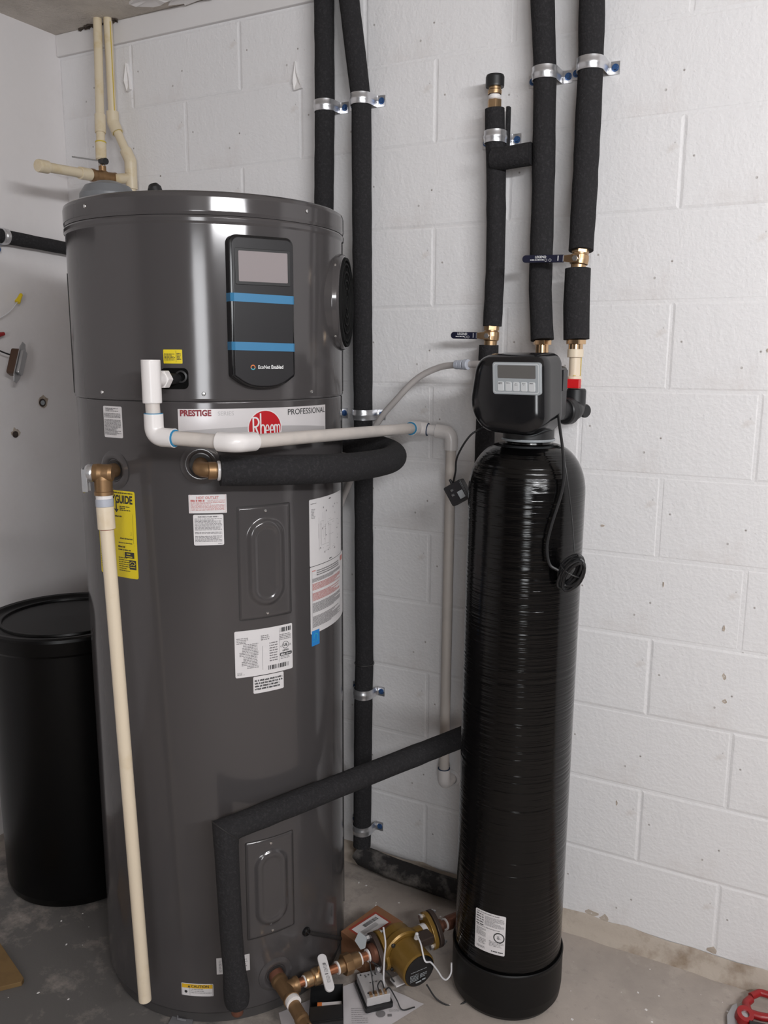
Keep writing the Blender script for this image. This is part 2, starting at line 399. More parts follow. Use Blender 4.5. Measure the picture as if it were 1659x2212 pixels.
# painted concrete blocks: proud of the mortar, own edges, running bond
def block_mesh(w, h):
    mb = MB(); g = .0012; T = .0035; b = .0060
    x0, x1, z0, z1 = -w/2+g, w/2-g, -h/2+g, h/2-g
    vs = [(x0, .0017, z0), (x1, .0017, z0), (x1, .0017, z1), (x0, .0017, z1), (x0+b, -T+.0035, z0+b), (x1-b, -T+.0035, z0+b), (x1-b, -T+.0035, z1-b), (x0+b, -T+.0035, z1-b)]
    mb.add(vs, [(4, 5, 6, 7), (0, 1, 5, 4), (1, 2, 6, 5), (2, 3, 7, 6), (3, 0, 4, 7)])
    ob = mb.build('block', 'wall', smooth=False); me = ob.data; bpy.data.objects.remove(ob); return me
cache = {}
for i in range(12):
    z0 = K0+i*CO; z1 = z0+CO if i < 11 else 2.464
    off = 1 if i % 2 == 0 else 0
    edges = [XL]+[CO*(2*k+off) for k in range(-6, 9) if XL+.03 < CO*(2*k+off) < XR-.03]+[XR]
    for a, b in zip(edges[:-1], edges[1:]):
        key = (round(b-a, 4), round(z1-z0, 4))
        if key not in cache: cache[key] = block_mesh(*key)
        ob = bpy.data.objects.new('block', cache[key]); COL.objects.link(ob)
        ob.location = ((a+b)/2, random.uniform(-.0007, .0007), (z0+z1)/2); ob.rotation_euler = (random.uniform(-.002, .002), 0, random.uniform(-.0015, .0015))
        attach(ob, wall_back)
struct(MB().box(((XL+XR)/2, -.002, (2.464+ZC)/2+.002), (XR-XL, .02, ZC-2.464-.004)).build('trim_1', 'trim', bevel=.003))
# uneven mortar curb where the wall meets the slab
mb = MB(); n = 90; vs = []; fs = []
prof = [(-.001, .052), (-.006, .046), (-.010, .028), (-.016, .010), (-.027, .0015), (-.030, -.01)]
for i in range(n+1):
    x = XL+(XR-XL)*i/n
    for (y, z) in prof: vs.append((x, y*(1+random.uniform(-.12, .12)), z*(1+random.uniform(-.10, .12)) if z > 0 else z))
k = len(prof)
for i in range(n):
    for j in range(k-1): fs.append((i*k+j, (i+1)*k+j, (i+1)*k+j+1, i*k+j+1))
struct(mb.add(vs, fs).build('trim_2', 'curb', ang=60))
# loose paint on the wall, the ceiling edge and the hole the pipes go through
def flake(name, parent, pts, thick, T, m):
    cx = sum(p[0] for p in pts)/len(pts); cy = sum(p[1] for p in pts)/len(pts); mb = MB(); n = len(pts)
    vs = [(x, y, thick*random.uniform(.6, 1.6)) for x, y in pts]+[(cx, cy, .0004)]+[(x, y, -.001) for x, y in pts]
    mb.add(vs, [(i, (i+1) % n, n) for i in range(n)]+[(i, i+n+1, (i+1) % n+n+1, (i+1) % n) for i in range(n)], T); return mb.build(name, m, parent, smooth=False)
TB = frame((0, 0, 0), (1, 0, 0), (0, 0, 1), (0, -1, 0))
def blob(cx, cy, rx, ry, n=11, j=.35): return [(cx+rx*math.cos(2*math.pi*i/n)*random.uniform(1-j, 1+j), cy+ry*math.sin(2*math.pi*i/n)*random.uniform(1-j, 1+j)) for i in range(n)]
flake('paint_flake', wall_back, [(-1.640, 2.41), (-1.632, 2.37), (-1.628, 2.335), (-1.640, 2.33), (-1.650, 2.36)], .008, TB, 'flake')
flake('paint_flake', wall_back, [(-1.030, 2.33), (-1.036, 2.28), (-1.033, 2.255), (-1.008, 2.258), (-1.026, 2.30)], .008, TB, 'flake')
TCe = frame((0, 0, ZC), (1, 0, 0), (0, -1, 0), (0, 0, -1))
for c in ((-1.45, .09, .07, .035), (-1.33, .05, .10, .03), (-1.26, .03, .05, .02), (-1.10, .05, .05, .02)):
    flake('paint_flake', ceiling, blob(*c, n=15, j=.3), .007, TCe, 'flake')
for c in ((-1.80, .012, .020, .008), (-1.77, .02, .018, .010), (-1.735, .02, .012, .012), (-1.665, .02, .008, .010)):
    flake('pipe_hole_crumbs', ceiling, blob(*c, n=13, j=.45), .006, TCe, 'soot')
TLw = frame((XL, 0, 0), (0, 1, 0), (0, 0, 1), (1, 0, 0))
# rust stain chips low on the back wall
for x, z, a, b in ((.165, .91, .003, .008), (.175, .79, .004, .009), (.18, .73, .007, .005), (-.11, .062, .02, .008), (-.075, .058, .012, .010), (.20, .062, .012, .008), (.02, 1.0, .0016, .006), (-.135, 1.13, .006, .003), (.21, 1.56, .004, .005), (-.06, .40, .002, .007)):
    if a: flake('stain_chip', wall_back, blob(x, z, a, b, 9, .4), .001, TB, 'curb')
# crumbs on the slab
mb = MB()
for _ in range(420):
    x = random.uniform(-1.5, 1.0); y = random.uniform(-1.5, -.06)
    if any(math.hypot(x-a, y-b) < c for a, b, c in ((-.959, -.482, .31), (-1.557, -.437, .22), (-.2465, -.29, .14))): continue
    s_ = random.choice((.0012, .0015, .002, .003)); a = random.uniform(0, 6)
    pts = [(x+s_*math.cos(a+t)*random.uniform(.6, 1.4), y+s_*math.sin(a+t)*random.uniform(.6, 1.4)) for t in (0, 1.6, 3.1, 4.7)]
    mb.prism(pts, 0, s_*.5)
o = mb.build('floor_crumbs', 'flake', smooth=False); o['kind'] = 'stuff'; tag(o, 'scattered pale paint crumbs lying on the concrete floor', 'debris')
# reflector housing and hangers of the shop lamp
lt = thing('shop_lamp', 'long white shop lamp hung from the ceiling behind the photographer', 'lamp', LAMP)
LF = Lo2.matrix_world.copy()
MB().prism([(-.78, -.10), (.78, -.10), (.78, .10), (-.78, .10)], .010, .07, LF).build('housing', 'trim', lt, bevel=.006)
for s_ in (-.6, .6): MB().tube([LF @ Vector((s_, 0, .05)), (LF @ Vector((s_, 0, .05))).xy.to_3d()+Vector((0, 0, ZC))], .004, 8).build('hanger', 'steel', lt)
# window opening frame behind the photographer
wn = struct(MB().box(((OPEN_X0+OPEN_X1)/2, YF+.01, OPEN_Z0-.02), (OPEN_X1-OPEN_X0+.12, .05, .04)).build('window_1', 'trim'))
for x in (OPEN_X0-.03, OPEN_X1+.03): MB().box((x, YF+.01, (OPEN_Z0+OPEN_Z1)/2), (.06, .05, OPEN_Z1-OPEN_Z0)).build('window_frame', 'trim', wn)
MB().box(((OPEN_X0+OPEN_X1)/2, YF+.01, OPEN_Z1+.03), (OPEN_X1-OPEN_X0+.12, .05, .06)).build('window_frame', 'trim', wn)
# ================================================================== WATER HEATER
HC = (-.9593, -.4821); HR = .3065
def hp(th, r, z): return Vector((HC[0]+r*math.cos(R(th)), HC[1]+r*math.sin(R(th)), z))
def hn(th): return Vector((math.cos(R(th)), math.sin(R(th)), 0))
def htan(th): return Vector((-math.sin(R(th)), math.cos(R(th)), 0))
def hframe(th, r, z): return frame(hp(th, r, z), htan(th), (0, 0, 1), hn(th))   # local x right, y up, z outward
TH = Matrix.Translation((HC[0], HC[1], 0))
heater = thing('water_heater', 'tall grey cylindrical heat pump water heater with black control panel', 'water heater', (HC[0], HC[1], 0))
MB().lathe([(0, .03), (HR-.004, .03), (HR, .036), (HR, 1.450), (HR-.002, 1.453), (0, 1.453)], TH, 128).build('jacket', 'heater', heater, ang=50)
MB().lathe([(0, 0), (.292, 0), (.298, .004), (.300, .034), (.28, .04), (0, .04)], TH, 96).build('base_ring', 'heater_base', heater)
sh = MB().lathe([(.20, 1.4535), (.3085, 1.4535), (.3095, 1.457), (.3095, 1.800), (.3125, 1.803), (.3130, 1.811), (.310, 1.815), (.20, 1.815)], TH, 128).build('upper_shroud', 'heater', heater, ang=50)
cap = MB().lathe([(.20, 1.8155), (.3110, 1.8155), (.3125, 1.822), (.3125, 1.850), (.3105, 1.857), (.304, 1.861), (.296, 1.859), (.28, 1.856), (0, 1.862)], TH, 128).build('top_cap', 'heater', heater, ang=50)
def screw_head(p, d, r=.0042, parent=None, name='screw', m='screw'):
    return MB().lathe([(0, -.002), (r, -.002), (r, .0008), (r*.75, .0022), (0, .0026)], axis(p, d), 12).build(name, m, parent)
for th in (-101.3, -10.2, 60, 150): screw_head(hp(th, .3125, 1.840), hn(th), parent=cap)
for th in (-97.5, -54, -8, 62): screw_head(hp(th, .3095, 1.468), hn(th), parent=sh)
# slim dark edges of the jacket seams
for th, z0, z1 in ((31.5, .10, 1.45), (33.5, 1.46, 1.80), (-131.5, 1.46, 1.72)):
    W_ = Wrap(HC, HR+(.003 if z0 > 1.4 else 0), th); patch(W_, -.0022, .0022, z0, z1, .0014, 0, 2, 6).build('jacket_seam', 'heater_dark', heater)
# things on the top: grey service cap and small black knob
MB().lathe([(0, .0), (.062, .0), (.060, .030), (.048, .048), (.022, .058), (0, .060)], Matrix.Translation((-1.095, -.650, 1.858)), 32).build('top_service_cap', 'cloud', heater)
MB().lathe([(0, 0), (.015, 0), (.015, .044), (.010, .052), (0, .053)], axis((-.975, -.615, 1.858), (-.35, -.1, 1)), 20).build('top_knob', 'black_plastic', heater)

# ---- control panel
TP = -31.8; PD = .3295
Tp = hframe(TP, PD, 0); pf = Flat(Tp)
def panel_outline(w, zt, zs, zb, r):
    out = [(w/2-r+r*math.cos(R(a)), zt-r+r*math.sin(R(a))) for a in range(0, 91, 15)]
    out += [(-w/2+r+r*math.cos(R(a)), zt-r+r*math.sin(R(a))) for a in range(90, 181, 15)]
    n = 22
    for i in range(n+1):
        t = -1+2*i/n; z = zb+(zs-zb)*abs(t)**2.6
        x = w/2*math.copysign(min(1, abs(t)), t)
        out.append((x*(1-.03*(abs(t) < .999)), z))
    return out
pn = MB().prism(panel_outline(.137, 1.779, 1.503, 1.478, .016), -.045, -.003, Tp).build('control_panel', 'black_gloss', heater, bevel=.004)
MB().prism(panel_outline(.128, 1.774, 1.5055, 1.483, .013), -.006, .0, Tp).build('panel_face', 'panel_face', pn, bevel=.0015)
MB().prism([(x, y+1.718) for x, y in rrect(.118, .070, .003)], -.004, .0012, Tp).build('screen_bezel', 'black_plastic', pn, bevel=.0008)
MB().prism([(x, y+1.7185) for x, y in rrect(.1045, .0585, .002)], -.004, .0018, Tp).build('screen', 'screen', pn)
for zt, tilt in ((1.6575, -.004), (1.5625, -.004)):
    h = .0165; t_ = MB()
    pth = [(-.0689, -.030), (-.0689, -.0045), (-.0660, -.0018), (-.0630, .0009), (.0630, .0009), (.0665, -.0018), (.0690, -.006)]
    vs = []; fs = []
    for i, (x, w) in enumerate(pth):
        dz = tilt*(x/.06)*.3
        vs += [tuple(Tp @ Vector((x, zt-h/2+dz, w))), tuple(Tp @ Vector((x, zt+h/2+dz, w)))]
    t_.add(vs, [(2*i, 2*i+2, 2*i+3, 2*i+1) for i in range(len(pth)-1)]); t_.build('tape_strip', 'tape', pn, ang=20)
text(pf, 'EcoNet', -.0025, 1.5215, .0105, .0006, 'CENTER', .0001, .82).build('panel_lettering', 'white_print', pn)
text(pf, 'Enabled', .0265, 1.5215, .0105, .0006, 'CENTER', .0002, .82).build('panel_lettering', 'white_print', pn)
disc(pf, -.0265, 1.5215, .0052, .0006, 24, .0034).build('panel_ring_emblem', 'orange', pn)
stroke(pf, arc(-.0265, 1.5215, .0043, .0043, 200, 330), .0018, .0009).build('panel_ring_emblem', 'teal', pn)

# ---- fan outlet on the right flank
TF = 22; ZF = 1.664; Tf = hframe(TF, HR, ZF)
fo = MB().lathe([(.110, -.035), (.109, .000), (.107, .008), (.1045, .013), (.102, .0145), (.0995, .0140), (.098, .010), (.098, -.03)], Tf, 72).build('fan_collar', 'heater', heater, ang=50)
MB().lathe([(0, .0132), (.0990, .0132), (.0990, .0100), (0, .0100)], Tf, 48).build('fan_backing', 'void', fo)
for r in (.014, .032, .050, .068, .086):
    MB().lathe([(r-.0030, .0130), (r-.0020, .0178), (r+.0020, .0178), (r+.0030, .0130), (r, .012), (r-.0030, .0130)], Tf, 56).build('grille_ring', 'grille', fo)
MB().lathe([(.0935, .0125), (.0935, .0185), (.0955, .0195), (.0990, .0190), (.1005, .0140), (.0985, .0125)], Tf, 56).build('grille_frame', 'grille', fo)
for k in range(6):
    a = R(60*k+12); d = Vector((math.cos(a), math.sin(a), 0))
    MB().tube([tuple(Tf @ (d*.010+Vector((0, 0, .0135)))), tuple(Tf @ (d*.094+Vector((0, 0, .0135))))], .0020, 8).build('grille_spoke', 'grille', fo)
for k in range(4):
    a = R(90*k+45); rd = (Tf.to_3x3() @ Vector((math.cos(a), math.sin(a), .1))).normalized(); screw_head(Tf @ Vector((.1085*math.cos(a), .1085*math.sin(a), .002)), rd, .0035, fo)

# ---- slot in the shroud for the condensate outlet
Ts = hframe(-64.6, .3095, 1.4985)
o = MB().prism([(x, y) for x, y in rrect(.056, .042, .010)], -.012, .0012, Ts).build('outlet_slot', 'void', heater)
MB().prism([(x+.003, y+.002) for x, y in rrect(.044, .032, .008)], -.01, .0022, Ts).build('slot_cover', 'void', o)
MB().lathe([(.009, .002), (.0125, .004), (.0125, .007), (.009, .008)], Ts @ Matrix.Translation((.015, .004, 0)), 20).build('slot_ring', 'black_plastic', o)

# ---- collars round the ports
def collar(th, z, r, name='port_collar'):
    T = hframe(th, HR-.004, z)
    return MB().lathe([(r*1.05, .0035), (r*.98, .0048), (r*.86, .0075), (r*.74, .0082), (r*.64, .0066), (r*.56, .002), (r*.52, -.01)], T, 40).build(name, 'heater', heater, ang=40)
c1 = collar(-93.7, 1.305, .040); c2 = collar(-56.0, 1.324, .040); c3 = collar(-31.0, .104, .040)
for c, th, z in ((c1, -93.7, 1.305), (c2, -56.0, 1.324), (c3, -31.0, .104)):
    MB().lathe([(0, .001), (.0215, .001), (.0215, .0), (0, .0)], hframe(th, HR+.0005, z), 28).build('port_gasket', 'heater_dark', c)

# ---- pressed access covers
def access(name, th, z0, z1, w):
    zc = (z0+z1)/2; hh = (z1-z0)/2; sf = Wrap(HC, HR, th); nu, nv = 40, 72; mb = MB(); vs = []; fs = []
    ow, oh = w*.36, hh*.80
    def height(u, v):
        e = min(w/2-abs(u), hh-abs(v)); base = .0034*min(1, max(0, e)/.004)
        dy = max(0, abs(v)-(oh-ow)); d = math.hypot(u, dy)      # stadium distance
        def sm(a, b, x): t = max(0, min(1, (x-a)/(b-a))); return t*t*(3-2*t)
        base += .0065*(1-sm(ow*.72, ow, d))-.0030*(1-sm(ow*.46, ow*.60, d))
        return base-.0002
    for j in range(nv+1):
        for i in range(nu+1):
            u = -w/2+w*i/nu; v = -hh+2*hh*j/nv
            vs.append(sf(u, zc+v, height(u, v)))
    n = nu+1
    for j in range(nv):
        for i in range(nu): fs.append((j*n+i, j*n+i+1, (j+1)*n+i+1, (j+1)*n+i))
    o = mb.add(vs, fs).build(name, 'heater', heater, ang=80)
    patch(sf, -w/2-.0012, w/2+.0012, z0-.0012, z1+.0012, .0004, .004).build('cover_gap', 'heater_dark', o)
    for v in (hh*.91, -hh*.91): screw_head(sf(0, zc+v, .0034), hn(th), .0038, o)
    return o
access('access_cover', -31.5, .984, 1.232, .121)
access('access_cover', -32.2, .214, .459, .117)

# ---- brand banner
WB = Wrap(HC, HR, -30.85); ub = HR*R(33.2)
bn = patch(WB, -ub, ub, 1.372, 1.4375, .0006, 0, 60, 1).build('brand_banner', 'silver', heater)
mb = MB(); n = 60; vs = []
for i in range(n+1):
    u = -ub+.004+(2*ub-.008)*i/n; t = i/n
    vt = 1.390+.012*math.sin(t*2.6+.2)-.004*t; vs += [WB(u, 1.374, .0009), WB(u, vt, .0009)]
mb.add(vs, [(2*i, 2*i+2, 2*i+3, 2*i+1) for i in range(n)]); mb.build('banner_swoosh', 'silver2', bn)
mb = MB(); vs = []
for i in range(20):
    t = i/19; u = ub*.55+ub*.43*t; vs += [WB(u, 1.3735, .0011), WB(u, 1.3738+.006*t**2, .0011)]
mb.add(vs, [(2*i, 2*i+2, 2*i+3, 2*i+1) for i in range(19)]); mb.build('banner_edge_stripe', 'ink', bn)
text(WB, 'PRESTIGE', -ub+.004, 1.4285, .0165, .001, 'LEFT', .0008, .92).build('banner_lettering', 'maroon', bn)
text(WB, 'SERIES', -ub+.080, 1.4275, .0120, .001, 'LEFT', 0, 1.0).build('banner_lettering', 'silver2', bn)
text(WB, 'PROFESSIONAL', ub-.003, 1.4265, .0175, .001, 'RIGHT', .0001, 1.0).build('banner_lettering', 'ink', bn)
u0 = HR*R(.3); v0 = 1.3955
em = disc(WB, u0, v0, .0385, .0010, 56).build('round_emblem', 'label', bn)
disc(WB, u0, v0, .0362, .0014, 56).build('emblem_disc', 'logo_red', bn)
def rheem():
    L_ = []; wd = .0034; w = .0018
    x = u0-.0265; b = v0-.0175
    L_.append(stroke(WB, [(x, b), (x, b+.0405)], wd, w))
    L_.append(stroke(WB, [(x-.0015, b+.0400), (x+.003, b+.0400)]+arc(x+.004, b+.0305, .0078, .0095, 88, -92)+[(x+.001, b+.0210)], wd, w))
    L_.append(stroke(WB, [(x+.0045, b+.0215), (x+.0125, b-.001)], wd, w))
    x += .0160
    L_.append(stroke(WB, [(x, b), (x, b+.0490)], wd*.9, w)); L_.append(stroke(WB, [(x, b+.016)]+arc(x+.0045, b+.0180, .0040, .0065, 175, 0)+[(x+.0085, b)], wd*.85, w))
    for k in range(2):
        x += .0107
        c = x+.0040; L_.append(stroke(WB, [(c-.0035, b+.0130), (c+.0036, b+.0130)]+arc(c, b+.0125, .0038, .0118, 5, 320), wd*.75, w))
    x += .0100
    L_.append(stroke(WB, [(x, b), (x, b+.0245)], wd*.8, w))
    for k in (0, 1): L_.append(stroke(WB, [(x+k*.0062, b+.018)]+arc(x+k*.0062+.0031, b+.0185, .0030, .0055, 170, 0)+[(x+k*.0062+.0062, b)], wd*.75, w))
    return merge(*L_)
rheem().build('emblem_lettering', 'label', bn)

# ---- stickers
def sticker(name, th0, th1, z0, z1, m='label', corner=.003, label=None):
    sf = Wrap(HC, HR if z1 < 1.4535 else .3095, (th0+th1)/2); h = sf.r*R(th1-th0)/2
    o = patch(sf, -h, h, z0, z1, .0006, corner).build(name, m, heater)
    if label: sub(o, label)
    return o, sf, h
o, sf, h = sticker('sticker', -68.5, -61.4, 1.5285, 1.556, 'yellow', .001, 'small yellow sticker above the condensate outlet')
quads(sf, lines(-h+.002, h-.014, 1.548, 1.534, 6, .6, ch=.0009)+lines(h-.011, h-.002, 1.549, 1.535, 5, .6, ch=.0009)+[(h-.0125, h-.012, 1.531, 1.554)]).build('fine_print', 'ink', o)
o, sf, h = sticker('sticker', -98.3, -88.0, 1.374, 1.4395, 'label', .003, 'small upright white sticker left of the drain pipe')
quads(sf, lines(-h+.008, h-.008, 1.436, 1.428, 3, .7, ch=.0014)+lines(-h+.003, h-.003, 1.425, 1.415, 4, .65)+lines(-h+.003, h-.003, 1.412, 1.379, 13, .65)).build('fine_print', 'ink2', o)
# energy label
o, sf, h = sticker('energy_label', -106.2, -83.8, 1.073, 1.2625, 'yellow', .004, 'tall yellow energy rating label half hidden by the discharge pipe')
text(sf, 'ENERGYGUIDE', h-.006, 1.243, .0235, .001, 'RIGHT', .0009, .70).build('label_lettering', 'ink', o)
uY = h-.052
merge(quads(sf, [(uY-.0017, uY+.0017, 1.219, 1.238), (-h+.004, h-.005, 1.2145, 1.2148), (h-.008, h-.0076, 1.150, 1.2120), (h-.0130, h-.0126, 1.168, 1.176), (-h+.03, h-.0126, 1.168, 1.1685), (-h+.004, h-.004, 1.146, 1.1463), (h-.038, h-.0376, 1.122, 1.132)], .001),
      MB().add([sf(uY-.007, 1.2225, .001), sf(uY+.007, 1.2225, .001), sf(uY, 1.2145, .001)], [(0, 1, 2)])).build('label_rules', 'ink', o)
text(sf, '$', -h+.016, 1.192, .040, .001, 'CENTER', .001).build('label_lettering', 'ink', o)
quads(sf, lines(-h+.01, h-.004, 1.259, 1.256, 1, .9, full=1, ch=.0013)+lines(h-.042, h-.012, 1.230, 1.2185, 3, .6, ch=.0014)+lines(-h+.01, h-.035, 1.2085, 1.2050, 1, .9, full=1, ch=.0017)+lines(h-.045, h-.010, 1.1610, 1.1550, 1, .5)+lines(h-.05, h-.010, 1.1510, 1.1475, 1, .6, full=1)
      +lines(h-.052, h-.03, 1.1430, 1.1385, 1, .85, full=1, ch=.002)+lines(h-.052, h-.016, 1.1360, 1.1325, 1, .8, full=1, ch=.0015)+lines(h-.052, h-.020, 1.1180, 1.085, 7, .4)+lines(-h+.004, -h+.02, 1.17, 1.085, 16, .4)).build('fine_print', 'ink', o)
quads(sf, [(h-.034, h-.008, 1.1175, 1.1305), (h-.022, h-.004, 1.093, 1.1135)], .001).build('label_black_boxes', 'ink', o)
merge(quads(sf, [(h-.028, h-.018, 1.1255, 1.1275), (h-.030, h-.013, 1.1200, 1.1215), (h-.020, h-.006, 1.0975, 1.0990)], .0014), stroke(sf, arc(h-.013, 1.103, .0075, .0075, 15, 165), .0012, .0014), stroke(sf, [(h-.019, 1.102), (h-.014, 1.1045), (h-.010, 1.102), (h-.0065, 1.106)], .0014, .0014)).build('label_box_print', 'yellow', o)
# hot outlet and installer stickers
o, sf, h = sticker('sticker', -61.2, -46.7, 1.2215, 1.2605, 'label', .001, 'pink printed sticker under the hot outlet')
text(sf, 'HOT OUTLET', 0, 1.254, .0075, .001, 'CENTER', .0002).build('label_lettering', 'pink_ink', o)
quads(sf, lines(-h+.004, -.004, 1.2500, 1.2460, 1, .95, full=1, ch=.0018)).build('bold_print', 'red_ink', o)
quads(sf, lines(0, h-.003, 1.2495, 1.2450, 2, .5)+lines(-h+.004, h-.004, 1.2445, 1.2265, 7, .5, full=.8)+[(-h+.002, h-.002, 1.2595, 1.2598), (-h+.002, h-.002, 1.2232, 1.2235), (-h+.002, -h+.0023, 1.2235, 1.2595), (h-.0023, h-.002, 1.2235, 1.2595)]).build('fine_print', 'pink_ink', o)
o, sf, h = sticker('sticker', -59.7, -48.1, 1.153, 1.2185, 'label', .003, 'rounded white instruction sticker below the pink sticker')
quads(sf, lines(-h+.010, h-.010, 1.2155, 1.2125, 1, .9, full=1, ch=.0012)+lines(-h+.003, h-.003, 1.2105, 1.1845, 10, .55)+lines(-h+.003, h-.003, 1.1815, 1.1765, 2, .6, full=1)+lines(-h+.003, h-.003, 1.1735, 1.1600, 5, .6)+lines(h-.012, h-.004, 1.157, 1.1545, 1, .6, full=1)).build('fine_print', 'ink2', o)
# wiring diagram and warning sheet
o, sf, h = sticker('wiring_diagram', -9.5, 21.5, 1.077, 1.230, 'label', .003, 'white wiring diagram sheet wrapped round the right flank')
rc = []
for _ in range(9):
    a = random.uniform(-h+.03, h-.05); rc.append((a, a+.0004, 1.12+random.uniform(-.02, .02), 1.18+random.uniform(-.02, .02)))
for _ in range(9):
    a = random.uniform(-h+.03, h-.08); z = random.uniform(1.10, 1.19); rc.append((a, a+random.uniform(.02, .05), z, z+.0004))
for _ in range(26):
    a = random.uniform(-h+.03, h-.03); z = random.uniform(1.095, 1.205); rc.append((a, a+random.uniform(.001, .004), z, z+random.uniform(.001, .004)))
quads(sf, rc+lines(-h+.004, -h+.024, 1.221, 1.2185, 1, .8, full=1)+lines(-h+.006, -h+.020, 1.208, 1.185, 7, .5)).build('wiring_lines', 'ink2', o)
quads(sf, lines(-.006, .008, 1.2245, 1.2215, 1, .9, full=1, ch=.0022)+lines(-.006, .008, 1.083, 1.0800, 1, .9, full=1, ch=.0016), .001).build('diagram_heading', 'ink', o)
o, sf, h = sticker('warning_sheet', -9.4, 27.5, .918, 1.0755, 'label', .003, 'white warning sheet with red passages below the wiring diagram')
quads(sf, lines(-h+.022, h-.06, 1.0655, 1.0510, 3, .6)+lines(-h+.007, h-.05, 1.0480, 1.0390, 4, .75)+lines(-h+.007, h-.05, 0.990, .967, 9, .75)+lines(-h+.007, h-.05, .9590, .932, 10, .75)+[(-h+.0055, -h+.0060, .928, 1.066), (h-.048, h-.0476, .928, 1.068)], .001).build('fine_print', 'ink2', o)
quads(sf, lines(-h+.007, h-.05, 1.036, 1.020, 6, .8)+lines(-h+.007, h-.055, 1.014, .995, 7, .8)+[(-h+.006, -h+.018, 1.0645, 1.067), (h-.045, h-.020, 1.058, 1.070)], .001).build('red_passages', 'pink_ink', o)
o, sf, h = sticker('sticker', -8.8, -3.6, .889, .925, 'blue_label', .0005, 'small blue sticker under the warning sheet')
merge(stroke(sf, arc(0, .909, .007, .008, -60, 200), .002, .001), quads(sf, lines(-h+.003, h-.003, .9005, .8985, 1, .8, full=1), .001)).build('sticker_print', 'teal', o)
# rating plate
o, sf, h = sticker('rating_plate', -45.2, -19.9, .8545, .960, 'label', .003, 'large white rating plate sticker below the upper access cover')
pr_ = []
for k, (a, b) in enumerate([(.004, .03)]*2+[(.004, .025)]*2+[(.018, .052)]*2+[(.016, .05)]*3+[(.01, .052)]*3+[(.018, .05)]*3+[(.014, .05)]*3+[(.026, .052)]*2):
    z = .944-.0036*k; pr_ += lines(-h+a, -h+b, z, z-.0034, 1, .55, full=1)
for k in range(8): z = .926-.0058*k; pr_ += lines(h-.058, h-.038, z, z-.0045, 1, .6, full=1, ch=.0013)
pr_ += lines(-h+.058, -h+.078, .945, .932, 3, .55, ch=.0012)+[(-h+.0605, -h+.061, .866, .921), (h-.034, h-.0336, .877, .950)]+lines(h-.033, h-.004, .940, .925, 4, .55)+lines(h-.031, h-.008, .888, .881, 2, .5)+lines(-h+.004, -h+.022, .866, .859, 3, .5)
quads(sf, pr_).build('fine_print', 'ink2', o)
bars = []
for a, b, z0, z1 in ((h-.062, h-.012, .8635, .8735), (h-.032, h-.004, .945, .955)):
    x = a
    while x < b:
        w_ = random.choice((.0006, .001, .0018, .0026)); bars.append((x, min(b, x+w_), z0, z1)); x += w_+random.choice((.0007, .0012, .0022))
quads(sf, bars).build('barcode', 'ink', o)
stroke(sf, arc(h-.0185, .9135, .0078, .0078, 0, 360, 30), .0010, .0012).build('listing_ring', 'ink', o)
merge(text(sf, 'UL', h-.0185, .9135, .0088, .0012, 'CENTER', .0003), text(sf, 'c', h-.030, .9120, .008, .0012), text(sf, 'US', h-.0075, .9120, .006, .0012), text(sf, 'LISTED', h-.0185, .9010, .0052, .0012, 'CENTER', .0002)).build('listing_mark', 'ink', o)
patch(sf, h-.033, h-.002, .8895, .8965, .0010, .002).build('certified_strip', 'ink', o)
quads(sf, lines(h-.031, h-.018, .8950, .8905, 1, .9, full=1, ch=.0022)+lines(h-.017, h-.004, .8945, .8915, 1, .9, full=1), .0016).build('certified_lettering', 'label', o)
o, sf, h = sticker('sticker', -38.0, -24.5, .8135, .8525, 'label', .003, 'small rounded white sticker tucked under the rating plate')
quads(sf, lines(-h+.003, h-.003, .845, .819, 4, .62, full=.7, ch=.0017)).build('fine_print', 'ink', o)
# low stickers
o, sf, h = sticker('sticker', -56.8, -42.6, .136, .178, 'label', .0005, 'white sticker mostly hidden by the insulated cold pipe')
quads(sf, lines(-h+.006, -h+.012, .172, .140, 8, .5)+lines(h-.014, h-.005, .168, .145, 4, .4)).build('fine_print', 'ink2', o)
o, sf, h = sticker('caution_sticker', -72.6, -58.5, .0795, .1115, 'label', .002, 'white and amber caution sticker near the floor')
patch(sf, -h+.0018, h-.0018, .1000, .1100, .0010, 0, 12, 1).build('sticker_band', 'yellow2', o)
merge(text(sf, 'CAUTION', .007, .1050, .0088, .0013, 'CENTER', .0002, 1.05), MB().add([sf(-.022, .1018, .0013), sf(-.0155, .1018, .0013), sf(-.01875, .1082, .0013)], [(0, 1, 2)]), quads(sf, [(-.0175, -.0170, .081, .100), (-h+.0012, h-.0012, .1103, .1108), (-h+.0012, h-.0012, .0803, .0808), (-h+.0012, -h+.0017, .0803, .1108), (h-.0017, h-.0012, .0803, .1108)]),
      disc(sf, -.0265, .0905, .0036, .0013, 12)).build('sticker_lettering', 'ink', o)
quads(sf, lines(-.015, h-.003, .0985, .0850, 3, .4, full=.4)).build('fine_print', 'ink2', o)
# drain knob, and a thin dark line running down the jacket from it
dk = MB().lathe([(0, -.004), (.011, -.004), (.011, .004), (.008, .008), (0, .0085)], hframe(-14.8, HR, .177), 20).build('drain_knob', 'black_gloss', heater)
MB().box((0, 0, .0095), (.0028, .016, .003), hframe(-14.8, HR, .177) @ Matrix.Rotation(R(35), 4, 'Z')).build('knob_slot_ridge', 'black_plastic', dk)
MB().tube([hp(-13.5, HR+.004, .172), hp(-10.7, HR+.005, .160), hp(-2, HR+.006, .126), hp(9, HR+.006, .078), hp(21, HR+.006, .028), hp(25, HR+.006, .008)], .0048, 12).build('dark_line', 'heater_dark', heater)
